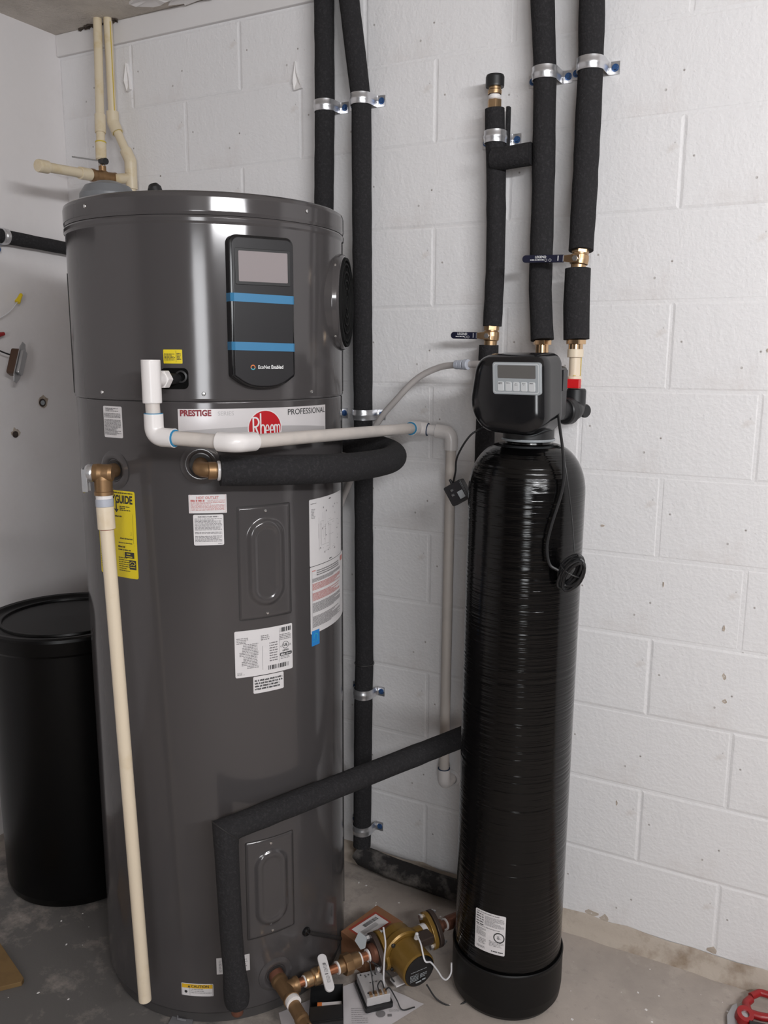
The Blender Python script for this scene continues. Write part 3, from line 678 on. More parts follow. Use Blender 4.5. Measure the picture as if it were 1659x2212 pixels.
# ================================================================== PIPES ON THE BACK WALL
def foam(name, pts, r, parent, m='foam', wob=.0006, n=26, seg=.03):
    """insulation sleeve, slightly uneven; pts may hold sharp mitred corners"""
    P = [Vector(p) for p in pts]; out = [P[0]]
    for a, b in zip(P[:-1], P[1:]):
        k = max(1, int((b-a).length/seg))
        out += [a.lerp(b, i/k) for i in range(1, k+1)]
    rr = [r+random.uniform(-wob, wob) for _ in out]
    return MB().tube(out, rr, n).build(name, m, parent, ang=40)
def slit(pts, r, d, parent):
    """thin seam line along a sleeve, on the side d"""
    d = Vector(d).normalized()*(r+.0004)
    return MB().tube([Vector(p)+d for p in pts], .0012, 6).build('foam_seam', 'heater_dark', parent)
Z3 = Vector((0, 0, 1))
# P1: vertical pipe disappearing behind the heater
t = thing('insulated_pipe', 'black foam insulated pipe dropping straight down behind the water heater', 'pipe', (-.92, -.035, 0))
foam('foam_sleeve', [(-.917, -.036, 2.53), (-.917, -.036, 2.193), (-.922, -.036, 1.96), (-.922, -.036, 1.36), (-.922, -.036, .30)], .0262, t)
# P2: next to it, leaning out at the top, elbow along the floor
t = thing('insulated_pipe', 'black foam insulated pipe with elbow at the floor, right beside the heater', 'pipe', (-.80, -.035, 0))
foam('foam_sleeve', [(-.838, -.062, 2.53), (-.830, -.055, 2.43), (-.812, -.040, 2.25), (-.806, -.035, 2.189), (-.803, -.034, 1.628), (-.800, -.034, 1.249), (-.797, -.034, .663)], .0262, t)
foam('foam_sleeve', [(-.797, -.034, .661), (-.800, -.034, .564), (-.803, -.034, .268), (-.803, -.036, .125), (-.802, -.040, .078)], .0268, t, 'foam')
foam('foam_sleeve', [(-.806, -.044, .060), (-.79, -.050, .052), (-.70, -.052, .044), (-.55, -.054, .040), (-.40, -.054, .038), (-.20, -.054, .036)], .0300, t, 'foam_dusty')
MB().lathe([(.0285, 0), (.0295, .002), (.0285, .004)], Matrix.Translation((-.797, -.034, .659)), 24).build('sleeve_joint', 'heater_dark', t)
# P3: slim pipe with capped top, left of the softener
t = thing('insulated_pipe', 'slim black foam insulated pipe with capped brass top behind softener head', 'pipe', (-.43, -.045, 0))
foam('foam_sleeve', [(-.431, -.050, 2.126), (-.429, -.048, 2.06), (-.424, -.048, 1.99), (-.421, -.046, 1.867), (-.420, -.046, 1.75), (-.422, -.050, 1.618)], .0235, t)
foam('foam_sleeve', [(-.430, -.050, 1.572), (-.433, -.048, 1.45), (-.437, -.048, 1.20), (-.440, -.052, .60)], .0245, t)
MB().box((-.4035, -.030, 2.085), (.009, .014, .095)).build('foam_flap', 'foam', t, bevel=.002)
tb = Matrix.Translation((-.432, -.050, 0))
MB().cyl(.011, 2.10, 2.190, tb, 20).build('inner_pipe', 'brass', t)
MB().prism(hexo(.0175), 2.124, 2.146, tb).build('hex_nut', 'brass', t, bevel=.001)
MB().cyl(.0145, 2.146, 2.159, tb, 24, .003).build('thread_tape', 'pvc', t)
MB().lathe([(.0155, 2.158), (.0165, 2.160), (.0165, 2.167), (.0145, 2.169), (.0145, 2.176), (.015, 2.18)], tb, 24).build('brass_fitting', 'brass', t)
MB().lathe([(0, 2.174), (.0215, 2.174), (.0222, 2.177), (.0222, 2.196), (.0205, 2.2005), (.0155, 2.2015), (.0150, 2.1990), (0, 2.1990)], tb, 28).build('rubber_cap', 'black_plastic', t)
foam('tee_sleeve', [(-.424, -.062, 2.010), (-.40, -.066, 2.008), (-.330, -.066, 2.012)], .0262, t)
def ball_valve(name, label, p, axis_d, lever_d, r, out=.030, llen=.10, ang=0, col='sleeve', txt=True):
    """brass body along axis_d, lever on the side facing the room"""
    t = thing(name, label, 'valve', p); p = Vector(p); ax = Vector(axis_d).normalized(); od = Vector((0, -1, 0)); ld = Vector(lever_d).normalized()
    T = axis(p, ax)
    MB().lathe([(0, -.026), (r*.86, -.026), (r*.88, -.012), (r*1.06, -.010), (r*1.10, 0), (r*1.06, .010), (r*.88, .012), (r*.86, .026), (0, .026)], T, 28).build('valve_body', 'brass', t)
    MB().prism(hexo(r*1.04), .014, .026, T).build('hex_end', 'brass', t, bevel=.001)
    To = axis(p, od)
    MB().cyl(.0075, r*.8, out-.004, To, 16).build('stem', 'brass', t)
    s0 = out; up = od.cross(ld).normalized()
    F = frame(p+od*s0, ld, up, od)
    lv = MB(); lv.prism([(-.010, -.009), (.014, -.0085), (.030, -.0065), (.030, .0065), (.014, .0085), (-.010, .009)], -.0012, .0012, F)
    o = lv.build('lever', 'brass_bright', t, bevel=.0008)
    MB().prism(hexo(.0068), .001, .0055, F).build('lever_nut', 'screw', t, bevel=.0005)
    sl = MB().prism([(.026+.0, -.0085)]+[(.026+llen-.008+.0085*math.cos(R(a)), .0085*math.sin(R(a))) for a in range(-90, 91, 18)]+[(.026, .0085)], -.0042, .0035, F).build('lever_sleeve', col, t, bevel=.0018)
    if txt:
        ff = Flat(frame(p+od*(s0+.0040), -ld, -up, od))
        merge(text(ff, 'LEGEND', -.026-llen*.55, .0034, .0075, .0, 'CENTER', .0001, .95), quads(ff, lines(-.026-llen*.80, -.026-llen*.45, -.0015, -.0045, 1, .8, full=1)+[(-.026-llen*.14, -.026-llen*.12, -.005, .006)], .0), stroke(ff, arc(-.026-llen*.32, -.0035, .0028, .0028, 0, 360), .0006, 0), stroke(ff, arc(-.026-llen*.42, -.0035, .0028, .0028, 0, 360), .0006, 0)).build('lever_lettering', 'white_print', sl)
    return t
ball_valve('ball_valve', 'small brass ball valve with dark lever on the slim capped pipe', (-.424, -.052, 1.594), (.05, 0, 1), (-1, 0, .02), .0185, .028, .070, txt=True)
# P4 and P5: the pair feeding the softener
t4 = thing('insulated_pipe', 'thick black foam insulated pipe ending in brass nut above softener head', 'pipe', (-.29, -.07, 0))
foam('foam_sleeve', [(-.322, -.050, 2.53), (-.322, -.050, 2.35), (-.311, -.045, 2.192), (-.302, -.055, 1.94), (-.292, -.080, 1.70), (-.2775, -.095, 1.583)], .0268, t4, wob=.0008)
b4 = Matrix.Translation((-.277, -.096, 0))
MB().prism(hexo(.0225), 1.572, 1.583, b4).build('hex_nut', 'brass_bright', t4, bevel=.001)
MB().cyl(.0155, 1.545, 1.575, b4, 24).build('union_sleeve', 'brass_bright', t4)
MB().cyl(.0165, 1.50, 1.553, b4, 24, .001).build('adapter', 'cpvc', t4)
MB().tube([(-.277, -.096, 1.52), (-.277, -.096, 1.44)], .0125, 20).build('inner_pipe', 'cpvc', t4)
t5 = thing('insulated_pipe', 'thick black foam insulated pipe with lever valve, rightmost on the wall', 'pipe', (-.19, -.10, 0))
foam('foam_sleeve', [(-.210, -.050, 2.53), (-.207, -.050, 2.326), (-.204, -.047, 2.192), (-.197, -.075, 1.93), (-.1925, -.100, 1.783)], .0285, t5, wob=.0008)
foam('foam_sleeve', [(-.1965, -.104, 1.743), (-.195, -.108, 1.66), (-.1905, -.112, 1.584)], .0298, t5, wob=.0010)
MB().tube([(-.193, -.100, 1.80), (-.196, -.103, 1.72)], .014, 20).build('inner_pipe', 'brass', t5)
b5 = Matrix.Translation((-.191, -.113, 0))
MB().prism(hexo(.0235), 1.573, 1.584, b5).build('hex_nut', 'brass_bright', t5, bevel=.001)
MB().cyl(.0165, 1.560, 1.575, b5, 24).build('union_sleeve', 'brass_bright', t5)
MB().cyl(.0185, 1.543, 1.562, b5, 24, .001).build('adapter', 'cpvc', t5)
MB().cyl(.0135, 1.44, 1.545, b5, 24).build('cream_pipe', 'cpvc', t5)
MB().cyl(.0170, 1.478, 1.500, b5, 24, .001).build('adapter', 'cpvc', t5)
MB().tube([(-.1765, -.113, 1.543), (-.1765, -.113, 1.502), (-.189, -.1295, 1.5015)], .0009, 6).build('cement_drip', 'cement_y', t5)
ball_valve('ball_valve', 'large brass ball valve with navy lever on the rightmost insulated pipe', (-.195, -.101, 1.763), (.08, .1, 1), (-1, 0, .03), .0195, .034, .098)

# ---- two-hole straps
def strap(label, x, y, z, r, gap=.0, hgt=.028, T=None, grp='galvanized pipe straps'):
    t = thing('pipe_strap', label, 'pipe strap', (x, 0, z) if T is None else T.to_translation(), grp)
    r += .0008; th = .0016; tabw = .025
    yc = -y
    pl = [(-r-tabw, .0015), (-r-.004, .0015), (-r, .005)]
    pl += [(r*math.cos(R(a)), yc+r*math.sin(R(a))) for a in range(180, -1, -10)]
    pl += [(r, .005), (r+.004, .0015), (r+tabw, .0015)]
    B = frame((x, 0, z), (1, 0, 0), (0, -1, 0), (0, 0, -1)) if T is None else T
    V = [Vector(p) for p in pl]; outp = []
    for i in range(len(V)):
        a = V[max(0, i-1)]; b = V[min(len(V)-1, i+1)]; d = (b-a).normalized(); outp.append((V[i].x+(-d.y)*th, V[i].y+d.x*th))
    hs = (-hgt/2, -hgt*.18, -hgt*.1, hgt*.1, hgt*.18, hgt/2); mb = MB(); n = len(pl); vs = []; fs = []
    for j, h in enumerate(hs):
        rib = .0011 if j in (2, 3) else 0
        for (p, q) in zip(pl, outp):
            c = Vector((0, yc)); 
            vs.append((q[0]+(q[0]-p[0])/th*rib, q[1]+(q[1]-p[1])/th*rib, h))
    for j in range(len(hs)-1):
        for i in range(n-1): fs.append((j*n+i, j*n+i+1, (j+1)*n+i+1, (j+1)*n+i))
    o2 = len(vs); vs += [(p[0], p[1], hs[0]) for p in pl]+[(p[0], p[1], hs[-1]) for p in pl]
    for i in range(n-1):
        fs += [(o2+i, o2+n+i, o2+n+i+1, o2+i+1), (i, o2+i, o2+i+1, i+1), ((len(hs)-1)*n+i, (len(hs)-1)*n+i+1, o2+n+i+1, o2+n+i)]
    mb.add(vs, fs, B).build('strap_band', 'galv', t, ang=30)
    for s in (-1, 1):
        q = B @ Vector((s*(r+tabw*.60), .0032, 0)); d = B.to_3x3() @ Vector((0, 1, 0))
        sc = MB().lathe([(0, 0), (.0085, 0), (.0085, .0012), (.0055, .0016)], axis(q, d), 16); sc.prism(hexo(.0055), .0012, .0058, axis(q, d)); sc.build('hex_screw', 'blue_screw', t)
    return t
strap('galvanized strap high on the pipe that drops behind the heater', -.917, -.036, 2.193, .0266)
strap('galvanized strap hidden mostly behind the heater, level with the brand banner', -.922, -.036, 1.383, .0266)
strap('galvanized strap highest on the pipe beside the heater', -.806, -.036, 2.196, .0266)
strap('galvanized strap on the pipe beside the heater, just above the white drain pipe', -.801, -.035, 1.383, .0266)
strap('galvanized strap on the pipe beside the heater, below the sleeve joint', -.800, -.035, .570, .0272)
strap('galvanized strap lowest on the pipe beside the heater, above its floor elbow', -.803, -.037, .135, .0272)
strap('galvanized strap on the slim capped pipe just above its tee', -.429, -.049, 2.062, .0240)
strap('galvanized strap on the thick pipe above the softener head, left of the pair', -.311, -.046, 2.188, .0272)
strap('galvanized strap on the rightmost thick insulated pipe', -.204, -.048, 2.192, .0290)

# ================================================================== COLD PIPE IN FRONT OF THE HEATER
t = thing('insulated_pipe', 'black foam insulated cold pipe crossing in front of the heater to the wall', 'pipe', (-.70, -.78, .10))
CA = Vector((-.7085, -.7925, .5530))
foam('foam_sleeve', [(-.425, -.085, .555), (-.443, -.145, .5545), (-.573, -.463, .554), CA, (-.7075, -.7922, .520)], .0268, t)
_p = [Vector((-.7075, -.7922, .522)), Vector((-.7075, -.7915, .49)), Vector((-.7065, -.790, .40)), Vector((-.705, -.788, .30)), Vector((-.7025, -.786, .23)), Vector((-.7015, -.785, .205)), Vector((-.700, -.784, .175)), Vector((-.6992, -.7833, .148)), Vector((-.6990, -.783, .136))]
MB().tube(_p, [.0262, .0258, .0252, .0248, .0248, .0258, .0282, .0286, .0270], 26).build('foam_sleeve', 'foam', t)
MB().lathe([(.010, .134), (.027, .138), (.0255, .130), (.016, .121), (.010, .119)], Matrix.Translation((-.699, -.783, 0)), 24).build('foam_end', 'foam', t)
MB().lathe([(0, .103), (.0105, .103), (.0135, .107), (.0135, .132), (.0, .14)], Matrix.Translation((-.699, -.783, 0)), 20).build('copper_stub', 'copper_dark', t)
_h = Vector((.1355, .3295, .001)).normalized(); _b = (_h+Vector((0, 0, -1))).normalized(); _u = _h.cross(Vector((0, 0, 1))).normalized(); _w = (_h+Vector((0, 0, 1))).normalized()
MB().tube([CA+_u*.0272*math.cos(2*math.pi*i/24)-Vector((_h.x, _h.y, 1)).normalized()*0+(_h-Vector((0, 0, 1)))*0+(_h*-.0272+Vector((0, 0, .0272)))*math.sin(2*math.pi*i/24) for i in range(25)], .0013, 6).build('foam_seam', 'heater_dark', t)

# ================================================================== HOT PIPE
t = thing('insulated_hot_pipe', 'black foam insulated hot pipe looping round the heater back to the wall', 'pipe', hp(-52, .35, 1.31))
pth = spline([(-.722, -.756, 1.3180), (-.688, -.720, 1.3165), (-.635, -.655, 1.3135), (-.585, -.520, 1.305), (-.572, -.38, 1.300), (-.582, -.28, 1.300), (-.622, -.205, 1.304), (-.69, -.165, 1.312), (-.80, -.145, 1.322), (-.905, -.10, 1.33), (-.922, -.062, 1.335)], 6)
MB().tube(pth, .0315, 28).build('foam_sleeve', 'foam', t)
e0 = hp(-56.0, HR-.002, 1.324); e1 = hp(-55.6, HR+.052, 1.320)
d_ = (Vector(pth[0])-Vector(pth[3])).normalized(); s_ = Vector(pth[0])
MB().tube(fillet([e0, e1, s_-d_*.004], .022), .0155, 22).build('brass_elbow', 'brass_dull', t)
MB().cyl(.0178, -.012, .004, axis(s_+d_*.012, -d_), 22, .001).build('elbow_rim', 'brass_dull', t)
MB().cyl(.0200, -.002, .004, axis(s_+d_*.004, -d_), 22, .001).build('white_ring', 'pvc', t)

# ================================================================== CONDENSATE DRAIN (white PVC)
t = thing('condensate_drain_pipe', 'white plastic condensate drain pipe running from the heater to the wall', 'pipe', (-.805, -.85, 1.39))
TE = Vector((-.806, -.850, 1.499))
def vcyl(name, m, x, y, z0, z1, r, par, n=28, ch=.0015): return MB().cyl(r, z0, z1, Matrix.Translation((x, y, 0)), n, ch).build(name, m, par)
MB().lathe([(.0150, 1.530), (.0150, 1.5365), (.0178, 1.5365), (.0184, 1.535), (.0184, 1.4560), (.0178, 1.4545), (.0140, 1.4545)], Matrix.Translation((TE.x, TE.y, 0)), 32).build('tee_fitting', 'pvc', t)
MB().lathe([(0, 0), (.0150, 0), (.0150, .0005), (0, .0005)], Matrix.Translation((TE.x, TE.y, 1.531)), 24).build('tee_bore', 'ink2', t)
sp = hp(-63.9, HR+.004, 1.4985); dd = (TE-sp); L_ = dd.length; T_ = axis(sp, dd)
br = MB().cyl(.0150, L_*.64, L_*.95, T_, 26, .001).build('tee_branch', 'pvc', t)
MB().prism(hexo(.0190), L_*.46, L_*.66, T_).build('hex_nut', 'pvc', t, bevel=.0012)
MB().cyl(.011, -.006, L_*.48, T_, 20).build('outlet_stub', 'black_plastic', t)
E1 = Vector((-.8035, -.851, 1.390)); F1 = Vector((-.622, -.830, 1.3855)); W1 = Vector((-.617, -.066, 1.357)); W2 = Vector((-.528, -.050, 1.346)); D0 = Vector((-.531, -.050, .37))
MB().tube([(TE.x, TE.y, 1.456), (E1.x, E1.y, 1.41)], .0138, 24).build('down_pipe', 'pvc_old', t)
def fitting(name, pts, r, rad, rim=.0):
    o = MB().tube(fillet(pts, rad, 10), r, 26).build(name, 'pvc', t, ang=45); return o
a = (F1-E1).normalized(); b = (W1-F1).normalized()
fitting('elbow_fitting', [E1+Vector((0, 0, .044)), E1, E1+a*.046], .0185, .022)
MB().cyl(.0182, .0, .0012, Matrix.Translation(E1+Vector((0, 0, .044))), 24).build('cement_ring', 'primer', t)
MB().cyl(.0165, .0, .0035, axis(E1+a*.045, a), 24).build('cement_ring', 'primer', t)
MB().tube([E1+a*.03, F1-a*.03], .0138, 24).build('cross_pipe', 'pvc_old', t)
fitting('bend_fitting', [F1-a*.038, F1, F1+b*.052], .0185, .06)
MB().tube([F1+b*.03, W1], .0138, 24).build('long_pipe', 'pvc_old', t)
c = (W2-W1).normalized()
fitting('elbow_fitting', [W1-b*.040, W1, W1+c*.026], .0180, .018)
MB().cyl(.0168, -.003, .001, axis(W1-b*.040, b), 24).build('cement_ring', 'primer', t)
MB().cyl(.0172, .0, .002, axis(W1+c*.026, c), 24).build('cement_ring', 'primer_dark', t)
MB().tube([W1+c*.02, W2-c*.03], .0138, 24).build('short_pipe', 'pvc', t)
MB().cyl(.0172, -.0005, .0012, axis(W2-c*.042, c), 24).build('cement_ring', 'primer_dark', t)
fitting('elbow_fitting', [W2-c*.042, W2, W2-Z3*.044], .0178, .022)
MB().tube([W2-Z3*.04, D0+Z3*.02], .0138, 24).build('drop_pipe', 'pvc_old', t)
MB().cyl(.0172, .0, .0014, Matrix.Translation((D0.x, D0.y, .402)), 24).build('cement_ring', 'primer_dark', t)
fitting('elbow_fitting', [D0+Z3*.032, D0-Z3*.014, (D0.x+.001, -.002, .352)], .0180, .024)
MB().lathe([(.015, 0), (.026, 0), (.0255, .003), (.021, .006), (.017, .006)], axis((D0.x+.004, .0005, .352), (0, -1, 0)), 24).build('wall_caulk', 'mortar', t)

# ================================================================== RELIEF VALVE AND DISCHARGE TUBE
tv = thing('relief_valve', 'brass pressure relief valve with steel lever on the heater', 'valve', hp(-93.7, .35, 1.30))
q0 = hp(-93.7, HR-.002, 1.305); q1 = Vector((-.929, -.868, 1.312)); d_ = (q1-q0).normalized(); bd = Vector((-.86, -.51, .02)).normalized()
MB().tube([q0, q1], .0150, 22).build('inlet_nipple', 'brass_dull', tv)
MB().lathe([(0, -.020), (.0150, -.020), (.0180, -.014), (.0178, 0), (.0190, .008), (.0180, .018), (.0, .020)], axis(q1, bd), 28).build('valve_body', 'brass_dull', tv)
MB().lathe([(0, 0), (.0165, 0), (.0180, -.012), (.0175, -.036), (.0190, -.037), (.0190, -.044), (0, -.044)], Matrix.Translation(q1), 28).build('outlet_neck', 'brass_dull', tv)
MB().lathe([(0, .018), (.0165, .018), (.0180, .022), (.0180, .028), (.0150, .033), (0, .034)], axis(q1, bd), 28).build('bonnet', 'galv', tv)
lp = q1+bd*.037; lx = Vector((-.85, -.5, -.0)).normalized()
F = frame(lp+Vector((0, 0, -.002)), Vector((.51, -.86, 0)).normalized(), (0, 0, 1), Vector((-.86, -.51, 0)).normalized())
mb = MB(); mb.prism(rrect(.020, .052, .007), -.001, .001, F @ Matrix.Translation((.006, -.012, 0)))
mb.box((.006-.0095, -.012, -.005), (.0014, .046, .010), F @ Matrix.Rotation(R(0), 4, 'Z'))
mb.box((.006+.0095, -.012, -.005), (.0014, .046, .010), F)
mb.build('test_lever', 'galv', tv, bevel=.0006)
td = thing('discharge_pipe', 'cream plastic discharge pipe hanging from the relief valve nearly to the floor', 'pipe', (-.88, -.89, .14))
top = q1+Vector((0, 0, -.042)); bot = Vector((-.8755, -.8820, .142)); dn = (bot-top).normalized()
MB().tube([top+Vector((0, 0, .006)), top+dn*.012], .0165, 24).build('thread_tape', 'pvc', td)
MB().cyl(.0178, .010, .026, axis(top, dn), 26, .001).build('clear_collar', 'fitting', td)
MB().cyl(.0175, .026, .072, axis(top, dn), 26, .001).build('socket', 'cpvc', td)
MB().cyl(.0140, .071, .0735, axis(top, dn), 24).build('cement_ring', 'cement_r', td)
MB().tube([top+dn*.06, bot], .0138, 26).build('tube', 'cpvc', td)
# ================================================================== WATER SOFTENER
SC = (-.2465, -.29); SR = .129
soft = thing('water_softener', 'tall glossy black water softener tank with electronic control head', 'water softener', (SC[0], SC[1], 0))
TS = Matrix.Translation((SC[0], SC[1], 0))
pr_ = [(0, .012), (.10, .014), (SR, .06)]+[(SR, .06+(1.250-.06)*i/6) for i in range(1, 7)]
pr_ += [(.052+(SR-.052)*math.cos(R(a)), 1.250+.108*math.sin(R(a))) for a in range(8, 91, 8)]+[(.051, 1.358), (.049, 1.364), (0, 1.364)]
MB().lathe(pr_, TS, 96).build('tank', 'tank', soft, ang=50)
MB().lathe([(0, 0), (.112, 0), (.124, .004), (.1315, .016), (.1345, .04), (.1345, .118), (.1355, .126), (.1330, .129), (.1292, .127), (.129, .11)], TS, 96).build('tank_boot', 'boot', soft, ang=50)
MB().lathe([(.046, 1.363), (.058, 1.364), (.059, 1.3665), (.058, 1.369), (.046, 1.370)], TS, 48).build('neck_ring', 'bezel', soft)
# valve body behind the cover
MB().lathe([(0, 1.364), (.056, 1.370), (.056, 1.40), (.050, 1.41), (0, 1.41)], TS, 36).build('valve_base', 'black_plastic', soft)
MB().box((-.248, -.25, 1.465), (.120, .10, .120)).build('valve_body', 'black_plastic', soft, bevel=.012)
# domed cover lofted from rounded outlines
def cover_outline(sx, sz, dz=0):
    pts = []
    base = [(-.074, .078, .036), (.079, .080, .028), (.086, -.060, .034), (.052, -.086, .030), (-.058, -.079, .040), (-.089, -.030, .050)]
    P = [Vector((x, z, 0)) for x, z, r in base]; n = len(P)
    for i in range(n):
        a, b, c = P[i-1], P[i], P[(i+1) % n]; r = base[i][2]
        d1 = (a-b).normalized(); d2 = (c-b).normalized(); t = min(r, (a-b).length*.48, (c-b).length*.48)
        for k in range(9):
            s = k/8; q = (b+d1*t)*(1-s)**2+b*2*s*(1-s)+(b+d2*t)*s*s; pts.append((q.x*sx, q.y*sz+dz))
    return pts
secs = [(0, 1.0, 1.0), (.004, 1.012, 1.012), (.010, 1.0, 1.0), (.085, .985, .985), (.106, .955, .955), (.119, .895, .90), (.1265, .80, .81), (.130, .66, .68), (.1315, .40, .42), (.132, .02, .02)]
HCX, HCZ, HY = -.2600, 1.4685, -.296
mb = MB(); vs = []; fs = []
for (d, sx, sz) in secs: vs += [(HCX+x*1.03, HY-d*.84, HCZ+z*1.06) for x, z in cover_outline(sx, sz)]
n = len(vs)//len(secs)
for k in range(len(secs)-1):
    for i in range(n): fs.append((k*n+i, k*n+(i+1) % n, (k+1)*n+(i+1) % n, (k+1)*n+i))
fs.append(tuple(range(n))); fs.append(tuple(range((len(secs)-1)*n, len(secs)*n)))
cv = MB().add(vs, fs).build('control_cover', 'black_gloss', soft, ang=60)
FB = frame((-.2385, -.4060, 1.5010), (.9985, 0, .0), (-.055, 0, .9985), (0, -1, 0))
MB().prism(rrect(.1035, .066, .006), -.012, .0015, FB).build('keypad_bezel', 'bezel', cv, bevel=.001)
MB().prism([(x, y) for x, y in rrect(.098, .060, .005)], 0, .0021, FB).build('keypad_face', 'key', cv)
MB().prism([(x, y) for x, y in rrect(.0945, .0565, .004)], 0, .0025, FB).build('keypad_panel', 'bezel', cv)
MB().prism([(x+.001, y+.0135) for x, y in rrect(.0815, .0265, .002)], 0, .0031, FB).build('display', 'lcd', cv)
ff = Flat(FB)
for k in range(5):
    x = -.0335+.0168*k
    ky = MB().prism([(x+a, b-.0165) for a, b in rrect(.0140, .0195, .003)], 0, .0034, FB).build('key', 'key', cv, bevel=.0009)
    if k in (2, 3):
        s = 1 if k == 2 else -1
        stroke(ff, [(x-.003, -.0115-s*.002), (x+.003, -.0115-s*.002), (x, -.0115+s*.0022), (x-.003, -.0115-s*.002)], .0006, .0038).build('key_symbol', 'ink', ky)
    else: quads(ff, lines(x-.0045, x+.0045, -.0088, -.0125 if k == 0 else -.0108, 2 if k == 0 else 1, .7, full=1, ch=.0012), .0038).build('key_symbol', 'ink', ky)
# outlet elbow, red lever and inlet elbow at the back
el = MB().tube(fillet([(-.2255, -.215, 1.428), (-.193, -.138, 1.422), (-.194, -.115, 1.425), (-.194, -.115, 1.468)], .020, 8), .0235, 24).build('outlet_elbow', 'black_plastic', soft)
MB().lathe([(.016, -.012), (.028, -.012), (.031, -.008), (.031, .008), (.028, .012), (.016, .012)], axis((-.200, -.158, 1.422), (.4, .9, 0)), 28).build('coupling_nut', 'black_plastic', el)
MB().cyl(.0222, 1.430, 1.472, Matrix.Translation((-.194, -.115, 0)), 28, .002).build('socket_collar', 'black_plastic', el)
MB().lathe([(0, -.005), (.014, -.005), (.016, -.002), (.016, .002), (.014, .005), (0, .005)], axis((-.1745, -.100, 1.420), (.8, -.5, 0)), 24).build('bypass_cap', 'black_plastic', el)
sub(MB().box((-.2000, -.134, 1.484), (.040, .018, .021)).build('bypass_lever', 'red_plastic', soft, bevel=.0015), 'red plastic bypass lever')
MB().tube(fillet([(-.26, -.215, 1.428), (-.277, -.12, 1.425), (-.277, -.096, 1.43), (-.277, -.096, 1.47)], .018, 8), .0185, 24).build('inlet_elbow', 'black_plastic', soft)
MB().box((-.180, -.262, 1.495), (.006, .03, .045)).build('cover_latch', 'black_plastic', soft, bevel=.001)
# tank sticker
sf = Wrap(SC, SR, -90.6); h = SR*R(33.4)/2
o = patch(sf, -h, h, .1765, .2785, .0007, .003).build('tank_sticker', 'label', soft)
quads(sf, lines(-h+.004, h-.012, .2755, .2725, 1, .8, full=1, ch=.0016)+lines(-.012, h-.003, .2690, .2440, 11, .5)+lines(-h+.004, h-.012, .2400, .2375, 1, .7, full=1)+lines(-h+.004, -.008, .2340, .2130, 8, .5)+lines(-h+.010, -.008, .2080, .193, 4, .45)+lines(.0, h-.003, .2090, .195, 4, .45)+lines(-h+.006, -.010, .188, .182, 2, .5)).build('fine_print', 'ink2', o)
quads(sf, lines(-h+.003, -.014, .2700, .2380, 5, .45, full=1, ch=.0022)+lines(.010, h-.004, .1855, .1820, 1, .9, full=1, ch=.002)).build('bold_print', 'ink', o)
merge(stroke(sf, arc(h-.0145, .2215, .0118, .0118, 0, 360, 36), .0026, .0012), quads(sf, lines(h-.019, h-.010, .2260, .217, 3, .6, ch=.0012)), disc(sf, .007, .1838, .0016, .0012, 8)).build('round_mark', 'ink', o)
soft.rotation_euler = (0, R(.35), 0)

# ---- power adapter with its two cords
ad = thing('power_adapter', 'small black plug-in power adapter dangling beside the softener tank', 'power adapter', (-.402, -.300, 1.23))
F = frame((-.402, -.305, 1.232), Vector((.74, -.10, .66)).normalized(), Vector((-.62, -.30, .72)).normalized(), (0, 0, 1))
xa = Vector((.80, .10, .50)).normalized(); za = Vector((.42, -.86, .25)); za = (za-xa*za.dot(xa)).normalized(); ya = za.cross(xa)
F = frame((-.402, -.302, 1.234), xa, ya, za)
b_ = MB().prism(rrect(.047, .049, .004), -.028, .002, F).build('adapter_case', 'black_plastic', ad, bevel=.002)
MB().prism(rrect(.041, .043, .003), .001, .0035, F).build('adapter_face', 'panel_face', ad, bevel=.001)
sub(MB().prism([(x+.010, y-.008) for x, y in rrect(.014, .018, .001)], .0030, .0040, F).build('adapter_sticker', 'bezel', ad), 'grey rating sticker')
for x, y in ((-.006, .010), (-.009, -.001)): MB().box((x, y, .006), (.0016, .005, .008), F).build('prong', 'screw', ad)
MB().tube(spline([F @ Vector((-.002, .022, -.01)), (-.398, -.320, 1.285), (-.383, -.345, 1.325), (-.345, -.365, 1.375), (-.315, -.345, 1.395)], 8), .0022, 8).build('adapter_cord', 'cable', ad)
MB().lathe([(0, 0), (.0045, 0), (.0028, .016), (0, .016)], axis(F @ Vector((-.002, .020, -.01)), ya), 12).build('strain_relief', 'black_plastic', ad)
cd = thing('coiled_cable', 'black power cable hanging from softener head, coiled against the tank', 'cable', (-.105, -.37, 1.10))
MB().tube(spline([(-.170, -.300, 1.43), (-.153, -.345, 1.405), (-.133, -.372, 1.335), (-.132, -.376, 1.275), (-.146, -.396, 1.20), (-.152, -.402, 1.155), (-.145, -.402, 1.118), (-.128, -.395, 1.105)], 8), .0032, 8).build('cable_run', 'cable', cd)
MB().tube(spline([(-.172, -.300, 1.43), (-.152, -.350, 1.40), (-.128, -.372, 1.32), (-.113, -.365, 1.22), (-.103, -.366, 1.14)], 8), .0011, 6).build('sensor_wire', 'cable', cd)
e1 = Vector((.50, -.18, .85)).normalized(); e2 = Vector((.80, .30, -.42)); e2 = (e2-e1*e2.dot(e1)).normalized(); e3 = e1.cross(e2)
